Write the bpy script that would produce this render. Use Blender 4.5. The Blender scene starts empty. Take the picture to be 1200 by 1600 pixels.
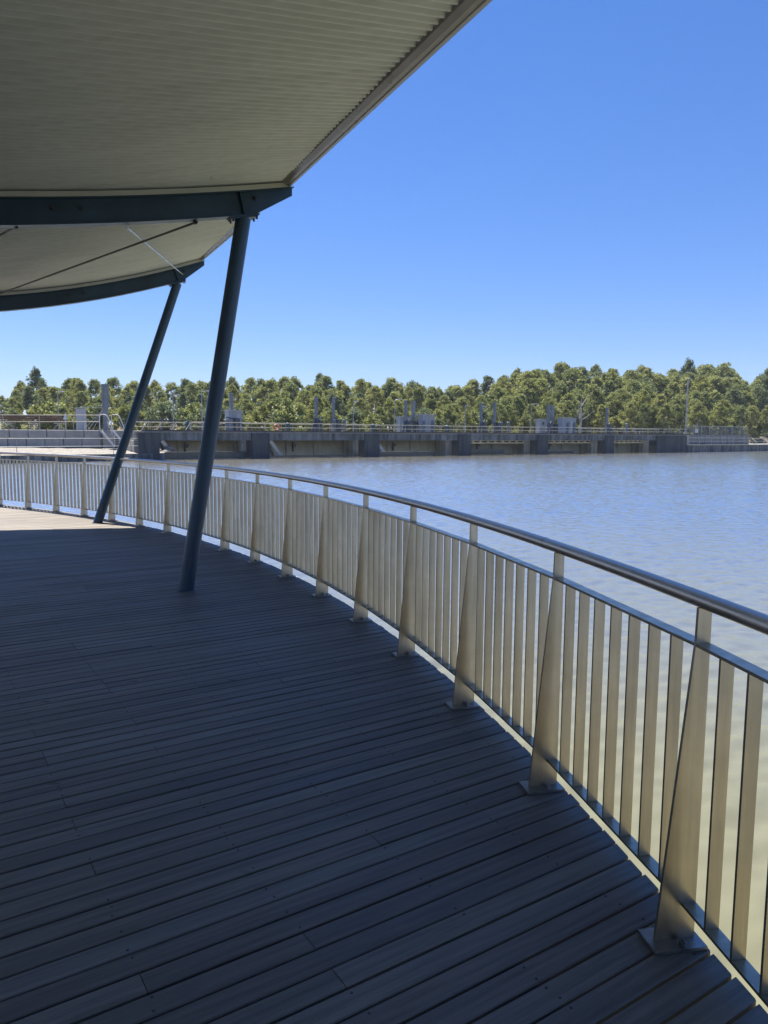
import bpy, math, random
import numpy as np
from mathutils import Vector, Matrix

# ------------------------------------------------------------------ scene, camera, light
sc = bpy.context.scene
COL = sc.collection
R = math.radians

FOCAL, PITCH, ROLL, EYE = 1158.2, 0.10757, 0.008, 1.6
cam_data = bpy.data.cameras.new('camera')
cam = bpy.data.objects.new('camera', cam_data)
COL.objects.link(cam)
c_, s_ = math.cos(PITCH), math.sin(PITCH)
cr_, sr_ = math.cos(ROLL), math.sin(ROLL)
fw = Vector((0, c_, -s_)); up0 = Vector((0, s_, c_)); rt0 = Vector((1, 0, 0))
rt = rt0 * cr_ + up0 * sr_; up = up0 * cr_ - rt0 * sr_
m = Matrix((rt, up, -fw)).transposed().to_4x4()
m.translation = Vector((0, 0, EYE))
cam.matrix_world = m
cam_data.sensor_fit = 'VERTICAL'
cam_data.sensor_height = 24.0
cam_data.lens = FOCAL * 24.0 / 1600.0
cam_data.clip_start = 0.05
cam_data.clip_end = 6000
sc.camera = cam
sc.cycles.max_bounces = 6; sc.cycles.diffuse_bounces = 4; sc.cycles.glossy_bounces = 3
sc.cycles.transmission_bounces = 2; sc.cycles.volume_bounces = 0
sc.cycles.caustics_reflective = False; sc.cycles.caustics_refractive = False

SUN_EL = R(63.0)
SUN_AZ = Vector((-0.485, 0.875)).normalized()          # ground direction towards the sun
world = bpy.data.worlds.new('World'); sc.world = world
world.use_nodes = True
wn = world.node_tree.nodes; wl = world.node_tree.links
wn.clear()
sky = wn.new('ShaderNodeTexSky'); sky.sky_type = 'NISHITA'
sky.sun_disc = False
sky.sun_elevation = SUN_EL
sky.sun_rotation = math.atan2(SUN_AZ.x, SUN_AZ.y)
sky.air_density = 1.0; sky.dust_density = 0.0; sky.ozone_density = 4.0
hsv = wn.new('ShaderNodeHueSaturation'); hsv.inputs['Saturation'].default_value = 1.22
gam = wn.new('ShaderNodeGamma'); gam.inputs['Gamma'].default_value = 0.80
tnt = wn.new('ShaderNodeMix'); tnt.data_type = 'RGBA'; tnt.blend_type = 'MULTIPLY'; tnt.inputs[0].default_value = 1.0
tnt.inputs[7].default_value = (0.89, 0.99, 1.42, 1)
bg = wn.new('ShaderNodeBackground'); bg.inputs['Strength'].default_value = 0.068
wo = wn.new('ShaderNodeOutputWorld')
wl.new(sky.outputs[0], hsv.inputs['Color']); wl.new(hsv.outputs[0], gam.inputs['Color']); wl.new(gam.outputs[0], tnt.inputs[6]); wl.new(tnt.outputs[2], bg.inputs['Color']); wl.new(bg.outputs[0], wo.inputs['Surface'])

sun_data = bpy.data.lights.new('sun', 'SUN')
sun_data.energy = 5.0; sun_data.angle = R(0.53); sun_data.color = (1.0, 0.94, 0.84)
sun = bpy.data.objects.new('sun', sun_data); COL.objects.link(sun)
sdir = Vector((-SUN_AZ.x * math.cos(SUN_EL), -SUN_AZ.y * math.cos(SUN_EL), -math.sin(SUN_EL)))
sun.rotation_euler = sdir.to_track_quat('-Z', 'Y').to_euler()
sun.location = (-20, 30, 60)

sc.view_settings.view_transform = 'Standard'
sc.view_settings.look = 'None'
sc.view_settings.exposure = 1.15
sc.view_settings.gamma = 1.0
sc.view_settings.use_curve_mapping = False

WATER = -1.9
rnd = random.Random(7)

# ------------------------------------------------------------------ helpers
OFF = {}

def tag(o, label=None, cat=None, group=None, kind=None):
    if label: o['label'] = label
    if cat: o['category'] = cat
    if group: o['group'] = group
    if kind: o['kind'] = kind
    return o

def thing(name, label, cat, loc=(0, 0, 0), group=None):
    o = bpy.data.objects.new(name, None)
    o.empty_display_size = 0.2
    COL.objects.link(o); o.location = loc
    OFF[o] = Vector(loc)
    return tag(o, label, cat, group)

class MB:
    """collects shapes and links them as one mesh object"""
    def __init__(self): self.v = []; self.f = []; self.sm = []
    def add(self, vs, fs, smooth=False):
        b = len(self.v)
        self.v += [Vector(p) for p in vs]
        self.f += [tuple(i + b for i in f) for f in fs]
        self.sm += [smooth] * len(fs)
        return self
    def box(self, c, sx, sy, sz, ax=Vector((1, 0, 0)), ay=Vector((0, 1, 0)), az=None):
        c = Vector(c); ax = Vector(ax).normalized(); ay = Vector(ay).normalized()
        az = Vector(az) if az is not None else ax.cross(ay)
        h = [(-1, -1, -1), (1, -1, -1), (1, 1, -1), (-1, 1, -1), (-1, -1, 1), (1, -1, 1), (1, 1, 1), (-1, 1, 1)]
        vs = [c + ax * (i * sx / 2) + ay * (j * sy / 2) + az * (k * sz / 2) for i, j, k in h]
        return self.add(vs, [(0, 3, 2, 1), (4, 5, 6, 7), (0, 1, 5, 4), (1, 2, 6, 5), (2, 3, 7, 6), (3, 0, 4, 7)])
    def bar(self, p, q, w, h, upv=Vector((0, 0, 1))):
        p = Vector(p); q = Vector(q); d = (q - p)
        L = d.length; d.normalize()
        side = d.cross(Vector(upv))
        if side.length < 1e-4: side = d.cross(Vector((1, 0, 0)))
        side.normalize(); u2 = side.cross(d)
        return self.box((p + q) / 2, L, w, h, d, side, u2)
    def cyl(self, p, q, r0, r1=None, n=12, caps=True, smooth=True):
        r1 = r0 if r1 is None else r1
        p = Vector(p); q = Vector(q); d = (q - p).normalized()
        a = d.orthogonal().normalized(); b = d.cross(a)
        vs = []
        for (c, r) in ((p, r0), (q, r1)):
            for k in range(n):
                t = 2 * math.pi * k / n
                vs.append(c + a * (r * math.cos(t)) + b * (r * math.sin(t)))
        self.add(vs, [(k, (k + 1) % n, n + (k + 1) % n, n + k) for k in range(n)], smooth)
        if caps:
            self.add(vs[:n], [tuple(reversed(range(n)))])
            self.add(vs[n:], [tuple(range(n))])
        return self
    def tube(self, pts, r, n=10, caps=True, radii=None):
        pts = [Vector(p) for p in pts]; vs = []
        a = None
        for i, p in enumerate(pts):
            d = (pts[min(i + 1, len(pts) - 1)] - pts[max(i - 1, 0)]).normalized()
            if a is None: a = d.orthogonal().normalized()
            a = (a - d * a.dot(d)).normalized(); b = d.cross(a)
            rr = radii[i] if radii else r
            for k in range(n):
                t = 2 * math.pi * k / n
                vs.append(p + a * (rr * math.cos(t)) + b * (rr * math.sin(t)))
        fs = []
        for i in range(len(pts) - 1):
            for k in range(n):
                fs.append((i * n + k, i * n + (k + 1) % n, (i + 1) * n + (k + 1) % n, (i + 1) * n + k))
        self.add(vs, fs, True)
        if caps:
            self.add(vs[:n], [tuple(reversed(range(n)))]); self.add(vs[-n:], [tuple(range(n))])
        return self
    def prism(self, loop, vec):
        loop = [Vector(p) for p in loop]; vec = Vector(vec); n = len(loop)
        vs = loop + [p + vec for p in loop]
        fs = [tuple(reversed(range(n))), tuple(range(n, 2 * n))]
        fs += [(k, (k + 1) % n, n + (k + 1) % n, n + k) for k in range(n)]
        return self.add(vs, fs)
    def build(self, name, mat, parent=None, off=None, tint=None):
        me = bpy.data.meshes.new(name)
        o_ = Vector((0, 0, 0))
        if parent is not None:
            o_ = OFF[parent]
        if off is not None: o_ = Vector(off)
        me.from_pydata([p - o_ for p in self.v], [], self.f)
        me.polygons.foreach_set('use_smooth', self.sm)
        if mat: me.materials.append(mat)
        if tint is not None:
            at = me.color_attributes.new('tint', 'FLOAT_COLOR', 'POINT')
            flat = []
            if callable(tint): 
                for i in range(len(self.v)): flat += list(tint(i)) + [1]
            else: flat = (list(tint) + [1]) * len(self.v)
            at.data.foreach_set('color', flat)
        me.update()
        o = bpy.data.objects.new(name, me); COL.objects.link(o)
        if parent is not None:
            o.parent = parent; OFF[o] = o_
        else:
            o.location = o_; OFF[o] = o_
        return o

def copy_tree(o, parent=None):
    c = o.copy(); COL.objects.link(c)
    if parent is not None: c.parent = parent
    for ch in o.children: copy_tree(ch, c)
    return c

# ------------------------------------------------------------------ materials
def new_mat(name):
    mt = bpy.data.materials.new(name); mt.use_nodes = True
    nt = mt.node_tree; b = nt.nodes['Principled BSDF']
    return mt, nt, b

def coords(nt, scale=(1, 1, 1), rot=(0, 0, 0), kind='Object'):
    tc = nt.nodes.new('ShaderNodeTexCoord'); mp = nt.nodes.new('ShaderNodeMapping')
    mp.inputs['Scale'].default_value = scale; mp.inputs['Rotation'].default_value = rot
    nt.links.new(tc.outputs[kind], mp.inputs['Vector'])
    return mp.outputs['Vector']

def noise(nt, vec, scale, detail=4, rough=0.55):
    n = nt.nodes.new('ShaderNodeTexNoise')
    n.inputs['Scale'].default_value = scale; n.inputs['Detail'].default_value = detail
    n.inputs['Roughness'].default_value = rough
    if vec is not None: nt.links.new(vec, n.inputs['Vector'])
    return n.outputs['Fac']

def ramp(nt, fac, stops):
    r = nt.nodes.new('ShaderNodeValToRGB')
    el = r.color_ramp.elements
    while len(el) < len(stops): el.new(0.5)
    for e, (p, c) in zip(el, stops):
        e.position = p; e.color = (c[0], c[1], c[2], 1) if not isinstance(c, (int, float)) else (c, c, c, 1)
    nt.links.new(fac, r.inputs['Fac'])
    return r.outputs['Color']

def mix(nt, fac, a, b, mode='MIX'):
    n = nt.nodes.new('ShaderNodeMix'); n.data_type = 'RGBA'; n.blend_type = mode
    if isinstance(fac, (int, float)): n.inputs[0].default_value = fac
    else: nt.links.new(fac, n.inputs[0])
    for sock, v in ((n.inputs[6], a), (n.inputs[7], b)):
        if isinstance(v, tuple): sock.default_value = (v[0], v[1], v[2], 1)
        else: nt.links.new(v, sock)
    return n.outputs[2]

def bump(nt, b, h, strength=0.3, dist=0.01):
    n = nt.nodes.new('ShaderNodeBump'); n.inputs['Strength'].default_value = strength
    n.inputs['Distance'].default_value = dist
    nt.links.new(h, n.inputs['Height']); nt.links.new(n.outputs['Normal'], b.inputs['Normal'])

def simple(name, col, rough=0.5, metal=0.0, var=0.25, vscale=3.0, fine=40.0, rvar=0.1, relief=0.0):
    """a flat paint / stone / metal colour with mottling, roughness wear and a little relief"""
    mt, nt, b = new_mat(name)
    vec = coords(nt)
    f1 = noise(nt, vec, vscale, 5); f2 = noise(nt, vec, fine, 3)
    dark = tuple(c * (1 - var) for c in col); light = tuple(min(1, c * (1 + var)) for c in col)
    c1 = ramp(nt, f1, [(0.3, dark), (0.7, light)])
    c2 = ramp(nt, f2, [(0.35, (1 - var * .5,) * 3), (0.65, (1.0,) * 3)])
    nt.links.new(mix(nt, 1.0, c1, c2, 'MULTIPLY'), b.inputs['Base Color'])
    rr = ramp(nt, f1, [(0.3, max(0.02, rough - rvar)), (0.7, min(1, rough + rvar))])
    nt.links.new(rr, b.inputs['Roughness'])
    b.inputs['Metallic'].default_value = metal
    if relief: bump(nt, b, f2, relief, 0.01)
    return mt

M = {}
M['steel'] = simple('satin_steel', (0.48, 0.415, 0.315), 0.31, 1.0, 0.10, 6.0, 60, 0.07)
def steel_mat(name, col, rough):
    # satin plate with mill grain, water runs and a few rust-brown specks
    mt, nt, b = new_mat(name)
    b.inputs['Metallic'].default_value = 1.0
    runs = noise(nt, coords(nt, (22, 22, 1.3)), 1.0, 5, 0.6)
    blot = noise(nt, coords(nt), 5.0, 5, 0.6)
    c = ramp(nt, runs, [(0.3, tuple(v * 0.80 for v in col)), (0.68, tuple(v * 1.08 for v in col))])
    c = mix(nt, 1.0, c, ramp(nt, blot, [(0.3, 0.86), (0.7, 1.05)]), 'MULTIPLY')
    v = nt.nodes.new('ShaderNodeTexVoronoi'); v.inputs['Scale'].default_value = 7.0
    nt.links.new(coords(nt, (1, 1, 0.8)), v.inputs['Vector'])
    c = mix(nt, ramp(nt, v.outputs['Distance'], [(0.02, 0.75), (0.05, 0.0)]), c, (0.16, 0.11, 0.07))
    nt.links.new(c, b.inputs['Base Color'])
    nt.links.new(ramp(nt, runs, [(0.3, rough + 0.09), (0.7, rough - 0.05)]), b.inputs['Roughness'])
    return mt
M['steel'] = steel_mat('satin_steel', (0.48, 0.415, 0.315), 0.31)
M['plate'] = simple('dull_base_plate', (0.30, 0.30, 0.29), 0.42, 0.9, 0.25, 18, 70, 0.1)
M['rail_tube'] = simple('polished_steel_tube', (0.52, 0.46, 0.40), 0.38, 1.0, 0.10, 5.0, 50, 0.06)
M['paint'] = simple('blue_grey_paint', (0.026, 0.062, 0.098), 0.40, 0.0, 0.22, 2.5, 18, 0.1)
M['roof'] = simple('off_white_sheet', (0.54, 0.545, 0.50), 0.42, 0.0, 0.07, 1.3, 12, 0.05)
def roof_mat():
    mt, nt, b = new_mat('off_white_sheet')
    vec = coords(nt)
    f1 = noise(nt, vec, 0.9, 5); f2 = noise(nt, coords(nt, (0.5, 9, 1), (0, 0, R(-27.5))), 1.3, 5, 0.6)
    c = ramp(nt, f1, [(0.3, (0.50, 0.545, 0.625)), (0.7, (0.585, 0.63, 0.715))])
    c = mix(nt, 1.0, c, ramp(nt, f2, [(0.3, 0.86), (0.65, 1.04)]), 'MULTIPLY')
    v = nt.nodes.new('ShaderNodeTexVoronoi'); v.inputs['Scale'].default_value = 1.5
    nt.links.new(coords(nt, (1, 1, 1)), v.inputs['Vector'])
    c = mix(nt, ramp(nt, v.outputs['Distance'], [(0.012, 0.8), (0.03, 0.0)]), c, (0.06, 0.055, 0.05))
    nt.links.new(c, b.inputs['Base Color']); b.inputs['Roughness'].default_value = 0.45
    return mt
M['roof'] = roof_mat()
M['batten'] = simple('off_white_batten', (0.56, 0.58, 0.56), 0.5, 0.0, 0.08, 2, 20)
M['gutter'] = simple('grey_gutter', (0.21, 0.205, 0.20), 0.3, 0.2, 0.12, 2, 15)
M['bolt'] = simple('zinc_bolt', (0.30, 0.30, 0.30), 0.4, 0.9, 0.2, 30, 90)
M['dark_bolt'] = simple('dark_bolt', (0.05, 0.055, 0.06), 0.45, 0.3, 0.2, 30, 90)
M['black_rod'] = simple('black_rod', (0.02, 0.02, 0.024), 0.5, 0.2, 0.1)
M['bright_rod'] = simple('bright_rod', (0.6, 0.6, 0.6), 0.3, 0.9, 0.1)
M['timber_frame'] = simple('dark_subframe', (0.06, 0.05, 0.045), 0.8, 0, 0.2)

# weathered hardwood boards
def wood_mat():
    mt, nt, b = new_mat('weathered_boards')
    at = nt.nodes.new('ShaderNodeAttribute'); at.attribute_name = 'tint'
    vec = coords(nt, (1, 1, 1), (0, 0, R(-33)))
    sep = nt.nodes.new('ShaderNodeMapping'); sep.inputs['Scale'].default_value = (1.6, 42, 1)
    nt.links.new(vec, sep.inputs['Vector'])
    # every board reads its own part of the grain
    off = nt.nodes.new('ShaderNodeVectorMath'); off.operation = 'MULTIPLY_ADD'
    nt.links.new(at.outputs['Color'], off.inputs[0]); off.inputs[1].default_value = (40, 60, 30)
    nt.links.new(sep.outputs['Vector'], off.inputs[2])
    g1 = noise(nt, off.outputs[0], 1.0, 6, 0.65)
    sep2 = nt.nodes.new('ShaderNodeMapping'); sep2.inputs['Scale'].default_value = (1.1, 7, 1)
    nt.links.new(vec, sep2.inputs['Vector'])
    off2 = nt.nodes.new('ShaderNodeVectorMath'); off2.operation = 'MULTIPLY_ADD'
    nt.links.new(at.outputs['Color'], off2.inputs[0]); off2.inputs[1].default_value = (20, 35, 50)
    nt.links.new(sep2.outputs['Vector'], off2.inputs[2])
    g2 = noise(nt, off2.outputs[0], 1.0, 4, 0.6)
    big = noise(nt, coords(nt), 0.7, 4)
    base = nt.nodes.new('ShaderNodeValToRGB')
    el = base.color_ramp.elements
    el[0].position = 0.0; el[0].color = (0.160, 0.138, 0.117, 1)
    el[1].position = 1.0; el[1].color = (0.215, 0.195, 0.168, 1)
    e = el.new(0.3); e.color = (0.188, 0.158, 0.132, 1)
    e = el.new(0.7); e.color = (0.215, 0.188, 0.152, 1)
    sepc = nt.nodes.new('ShaderNodeSeparateColor'); nt.links.new(at.outputs['Color'], sepc.inputs[0])
    nt.links.new(sepc.outputs[0], base.inputs['Fac'])
    c = mix(nt, 1.0, base.outputs['Color'], ramp(nt, g1, [(0.28, 0.58), (0.62, 1.15)]), 'MULTIPLY')
    c = mix(nt, 1.0, c, ramp(nt, g2, [(0.3, 0.78), (0.68, 1.12)]), 'MULTIPLY')
    c = mix(nt, 1.0, c, ramp(nt, big, [(0.3, 0.86), (0.7, 1.08)]), 'MULTIPLY')
    # pale scuffs
    sc_ = noise(nt, coords(nt, (0.9, 5, 1), (0, 0, R(-33))), 2.2, 5, 0.6)
    c = mix(nt, ramp(nt, sc_, [(0.70, 0.0), (0.78, 0.35)]), c, (0.36, 0.34, 0.31))
    # scattered knots and drip stains
    vk = nt.nodes.new('ShaderNodeTexVoronoi'); vk.inputs['Scale'].default_value = 2.6
    nt.links.new(coords(nt, (0.7, 1.6, 1), (0, 0, R(-33))), vk.inputs['Vector'])
    c = mix(nt, ramp(nt, vk.outputs['Distance'], [(0.025, 0.75), (0.075, 0.0)]), c, (0.04, 0.033, 0.028))
    vs_ = nt.nodes.new('ShaderNodeTexVoronoi'); vs_.inputs['Scale'].default_value = 1.7
    nt.links.new(coords(nt, (1.0, 1.0, 1), (0, 0, R(20))), vs_.inputs['Vector'])
    c = mix(nt, ramp(nt, vs_.outputs['Distance'], [(0.008, 0.8), (0.016, 0.0)]), c, (0.6, 0.6, 0.58))
    nt.links.new(c, b.inputs['Base Color'])
    nt.links.new(ramp(nt, g2, [(0.3, 0.5), (0.7, 0.72)]), b.inputs['Roughness'])
    bump(nt, b, g1, 0.6, 0.004)
    return mt
M['wood'] = wood_mat()

def concrete_mat(name, base, stain, amount=0.6, streak=1.0):
    mt, nt, b = new_mat(name)
    vec = coords(nt)
    mott = noise(nt, vec, 0.9, 6, 0.6); fine = noise(nt, vec, 14, 4)
    # runs of algae and rust: stretched vertically
    st = noise(nt, coords(nt, (1.5, 1.5, 0.12)), 1.0, 6, 0.7)
    st2 = noise(nt, coords(nt, (0.35, 0.35, 0.3)), 1.0, 3, 0.5)
    c = ramp(nt, mott, [(0.3, tuple(v * .82 for v in base)), (0.7, tuple(v * 1.12 for v in base))])
    c = mix(nt, ramp(nt, st, [(0.42, 0.0), (0.62, amount)]), c, stain)
    c = mix(nt, ramp(nt, st2, [(0.45, 0.0), (0.7, amount * .7 * streak)]), c, tuple(v * .8 for v in stain))
    c = mix(nt, 1.0, c, ramp(nt, fine, [(0.3, 0.85), (0.7, 1.05)]), 'MULTIPLY')
    nt.links.new(c, b.inputs['Base Color'])
    b.inputs['Roughness'].default_value = 0.85
    bump(nt, b, fine, 0.3, 0.02)
    return mt
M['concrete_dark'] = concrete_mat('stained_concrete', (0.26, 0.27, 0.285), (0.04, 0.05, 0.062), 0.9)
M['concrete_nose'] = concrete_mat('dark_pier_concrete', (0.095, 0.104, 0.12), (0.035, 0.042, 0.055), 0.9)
M['concrete_pier'] = concrete_mat('pier_concrete', (0.72, 0.66, 0.53), (0.24, 0.20, 0.15), 0.6)  # pier walls far paler than the noses: water-bounced light put into the colour
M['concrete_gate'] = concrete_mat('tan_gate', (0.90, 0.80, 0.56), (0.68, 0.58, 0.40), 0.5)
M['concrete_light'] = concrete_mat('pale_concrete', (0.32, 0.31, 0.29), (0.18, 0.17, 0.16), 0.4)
M['block'] = concrete_mat('block_concrete', (0.36, 0.36, 0.355), (0.23, 0.23, 0.23), 0.4)
M['rust'] = simple('rust', (0.13, 0.065, 0.04), 0.8, 0, 0.35, 1.5, 12)
M['rust_pale'] = simple('pale_rust', (0.21, 0.135, 0.095), 0.8, 0, 0.3, 1.0, 8)
M['rail_track'] = simple('rusty_track', (0.115, 0.085, 0.068), 0.8, 0, 0.3, 0.8, 8)
M['cream'] = simple('cream_paint', (0.38, 0.36, 0.29), 0.5, 0, 0.1)
M['galv'] = simple('galvanised', (0.36, 0.38, 0.39), 0.45, 0.4, 0.12)
M['white'] = simple('white_paint', (0.66, 0.66, 0.65), 0.4, 0, 0.06)
M['mast'] = simple('slate_blue_paint', (0.17, 0.20, 0.24), 0.5, 0, 0.15, 1.0)
M['mast_dark'] = simple('dark_slate_paint', (0.06, 0.075, 0.10), 0.5, 0, 0.2, 1.0)
M['hut'] = simple('pale_grey_cladding', (0.36, 0.39, 0.43), 0.5, 0, 0.08, 1.0)
M['hut_roof'] = simple('hut_roof_white', (0.42, 0.43, 0.45), 0.4, 0, 0.06)
M['dark_metal'] = simple('dark_grey_metal', (0.07, 0.075, 0.08), 0.5, 0.2, 0.2)
M['teal'] = simple('teal_machine_paint', (0.03, 0.09, 0.12), 0.45, 0, 0.15)
M['orange'] = simple('orange_plastic', (0.75, 0.16, 0.03), 0.45, 0, 0.08)
M['boom'] = simple('grey_stoplog', (0.14, 0.14, 0.13), 0.7, 0, 0.25)
M['lamp_glass'] = simple('lamp_head_white', (0.5, 0.5, 0.5), 0.3, 0, 0.04)

def gravel_mat():
    mt, nt, b = new_mat('pale_gravel')
    vec = coords(nt)
    v = nt.nodes.new('ShaderNodeTexVoronoi'); v.inputs['Scale'].default_value = 5.0
    nt.links.new(vec, v.inputs['Vector'])
    c = ramp(nt, v.outputs['Color'], [(0.1, (0.20, 0.185, 0.16)), (0.9, (0.36, 0.33, 0.29))])
    c = mix(nt, 1.0, c, ramp(nt, noise(nt, vec, 0.8, 5), [(0.3, 0.82), (0.7, 1.05)]), 'MULTIPLY')
    nt.links.new(c, b.inputs['Base Color']); b.inputs['Roughness'].default_value = 0.95
    bump(nt, b, v.outputs['Distance'], 0.8, 0.08)
    return mt
M['gravel'] = gravel_mat()

def ground_mat():
    mt, nt, b = new_mat('dry_bank')
    vec = coords(nt)
    c = ramp(nt, noise(nt, vec, 0.25, 7, 0.65), [(0.3, (0.08, 0.066, 0.04)), (0.5, (0.16, 0.128, 0.085)), (0.7, (0.055, 0.06, 0.026))])
    c = mix(nt, 1.0, c, ramp(nt, noise(nt, vec, 3, 4), [(0.3, 0.7), (0.7, 1.1)]), 'MULTIPLY')
    nt.links.new(c, b.inputs['Base Color']); b.inputs['Roughness'].default_value = 0.95
    bump(nt, b, noise(nt, vec, 2.0, 5), 0.8, 0.2)
    return mt
M['ground'] = ground_mat()

def water_mat():
    # silty body colour under a rippled, mirror-like surface
    mt, nt, b = new_mat('muddy_water')
    nt.nodes.remove(b)
    vec = coords(nt)
    silt = noise(nt, vec, 0.06, 4)
    body = nt.nodes.new('ShaderNodeBsdfDiffuse')
    nt.links.new(ramp(nt, silt, [(0.3, (0.163, 0.160, 0.098)), (0.7, (0.18, 0.176, 0.109))]), body.inputs['Color'])
    n2 = noise(nt, coords(nt, (0.8, 1.5, 1), (0, 0, R(-12))), 4.5, 4, 0.6)
    bp = nt.nodes.new('ShaderNodeBump'); bp.inputs['Strength'].default_value = 1.0; bp.inputs['Distance'].default_value = 0.016
    nt.links.new(n2, bp.inputs['Height'])
    upn = nt.nodes.new('ShaderNodeCombineXYZ'); upn.inputs[2].default_value = 1.0
    gl = nt.nodes.new('ShaderNodeBsdfGlossy'); gl.inputs['Roughness'].default_value = 0.16; gl.distribution = 'MULTI_GGX'
    gl.inputs['Color'].default_value = (0.98, 0.98, 0.98, 1)
    nt.links.new(bp.outputs['Normal'], gl.inputs['Normal'])
    fr = nt.nodes.new('ShaderNodeFresnel'); fr.inputs['IOR'].default_value = 1.40
    nt.links.new(upn.outputs[0], fr.inputs['Normal'])
    ms = nt.nodes.new('ShaderNodeMixShader')
    nt.links.new(ramp(nt, fr.outputs[0], [(0.02, 0.02), (0.12, 0.15), (0.24, 0.42), (0.55, 0.84), (1.0, 1.0)]), ms.inputs[0]); nt.links.new(body.outputs[0], ms.inputs[1]); nt.links.new(gl.outputs[0], ms.inputs[2])
    nt.links.new(ms.outputs[0], nt.nodes['Material Output'].inputs['Surface'])
    return mt
M['water'] = water_mat()

def leaf_mat(name, a, bcol, c3):
    mt, nt, b = new_mat(name)
    oi = nt.nodes.new('ShaderNodeObjectInfo')
    at = nt.nodes.new('ShaderNodeAttribute'); at.attribute_name = 'tint'
    sepc = nt.nodes.new('ShaderNodeSeparateColor'); nt.links.new(at.outputs['Color'], sepc.inputs[0])
    c = ramp(nt, oi.outputs['Random'], [(0.0, a), (0.5, bcol), (1.0, c3)])
    c = mix(nt, 1.0, c, ramp(nt, sepc.outputs[0], [(0.0, (0.72, 0.78, 0.75)), (1.0, (1.5, 1.45, 1.2))]), 'MULTIPLY')
    nt.links.new(c, b.inputs['Base Color'])
    b.inputs['Roughness'].default_value = 0.55
    tr = nt.nodes.new('ShaderNodeBsdfTranslucent'); nt.links.new(c, tr.inputs['Color'])
    ms = nt.nodes.new('ShaderNodeMixShader'); ms.inputs[0].default_value = 0.5
    out = nt.nodes['Material Output']
    nt.links.new(b.outputs[0], ms.inputs[1]); nt.links.new(tr.outputs[0], ms.inputs[2])
    nt.links.new(ms.outputs[0], out.inputs['Surface'])
    return mt
M['leaf'] = leaf_mat('gum_leaves', (0.19, 0.222, 0.085), (0.235, 0.262, 0.092), (0.28, 0.288, 0.10))
M['leaf_dark'] = leaf_mat('dark_gum_leaves', (0.125, 0.162, 0.09), (0.145, 0.182, 0.095), (0.17, 0.205, 0.098))
M['leaf_bright'] = leaf_mat('bright_gum_leaves', (0.225, 0.25, 0.075), (0.25, 0.265, 0.08), (0.27, 0.275, 0.088))
M['bark'] = simple('pale_bark', (0.40, 0.37, 0.32), 0.8, 0, 0.3, 1.5, 8)

# ------------------------------------------------------------------ water and land
def wave_field(x, y):
    # wind chop: many short wave trains running roughly towards the shore
    rw = np.random.RandomState(4)
    h = np.zeros_like(x)
    for k in range(54):
        lam = 0.2 * (4.6 ** rw.rand())
        a = math.radians(-78 + 46 * rw.randn())
        kx, ky = 2 * math.pi / lam * math.cos(a), 2 * math.pi / lam * math.sin(a)
        h += (0.024 * lam / (2 * math.pi)) * np.sin(kx * x + ky * y + rw.rand() * 6.28)
    # wind patches: rougher and calmer areas
    g = 0.5 + 0.5 * np.sin(0.05 * x + 0.11 * y + 1.0) * np.sin(0.021 * x - 0.06 * y + 2.0)
    return h * (0.75 + 0.5 * g)
rad = [1.2]
while rad[-1] < 185: rad.append(rad[-1] + 0.045 + 0.0020 * rad[-1])
rad = np.array(rad); angs = np.radians(np.arange(40.0, 138.01, 0.21))
RG, AG = np.meshgrid(rad, angs, indexing='ij')
XG, YG = RG * np.cos(AG), RG * np.sin(AG)
ZG = WATER + wave_field(XG, YG) * np.clip((188 - RG) / 20, 0, 1)
nr, na = XG.shape
me = bpy.data.meshes.new('water')
vv_ = np.stack([XG, YG, ZG], -1).reshape(-1, 3)
idx = np.arange(nr * na).reshape(nr, na)
qf = np.stack([idx[:-1, :-1], idx[1:, :-1], idx[1:, 1:], idx[:-1, 1:]], -1).reshape(-1, 4)
base = len(vv_)
flat_v = [(-600, -300, WATER - 0.12), (700, -300, WATER - 0.12), (700, 520, WATER - 0.12), (-600, 520, WATER - 0.12)]
me.vertices.add(base + 4); me.vertices.foreach_set('co', np.concatenate([vv_.ravel(), np.array(flat_v, float).ravel()]))
qf = np.concatenate([qf, [[base, base + 1, base + 2, base + 3]]])
me.loops.add(qf.size); me.loops.foreach_set('vertex_index', qf.ravel().astype(np.int32))
me.polygons.add(len(qf)); me.polygons.foreach_set('loop_start', np.arange(0, qf.size, 4, dtype=np.int32))
me.polygons.foreach_set('use_smooth', np.ones(len(qf), bool))
me.materials.append(M['water']); me.update(calc_edges=True); me.validate()
wo_ = bpy.data.objects.new('water', me); COL.objects.link(wo_)
tag(wo_, 'brown lake water rippled by wind and reflecting the sky', 'water', kind='structure')

WA = 0.60602
WP = Vector((-14.893, 95.647, 0)); WU = Vector((math.cos(WA), math.sin(WA), 0)); WV = Vector((-math.sin(WA), math.cos(WA), 0))
def W(u, v, z): return WP + WU * u + WV * v + Vector((0, 0, z))
def sstep(x, a, b):
    t = max(0.0, min(1.0, (x - a) / (b - a))); return t * t * (3 - 2 * t)

def ground_z(x, y):
    d = Vector((x, y, 0)) - WP
    u, v = d.dot(WU), d.dot(WV)
    bank = -6.0 + 7.2 * sstep(v, 7.5, 13.0)
    hill = 9.5 * sstep(x, 5, 60) * sstep(v, 22, 85) + 1.5 * sstep(v, 30, 90)
    bumpy = 0.35 * math.sin(x * 0.23 + 1.3) * math.sin(y * 0.19) * sstep(v, 12, 20)
    z = bank + hill + bumpy
    k = (1 - sstep(x, -28, -24)) * (1 - sstep(y, 108, 117))
    return z * (1 - k) - 4.0 * k

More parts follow.
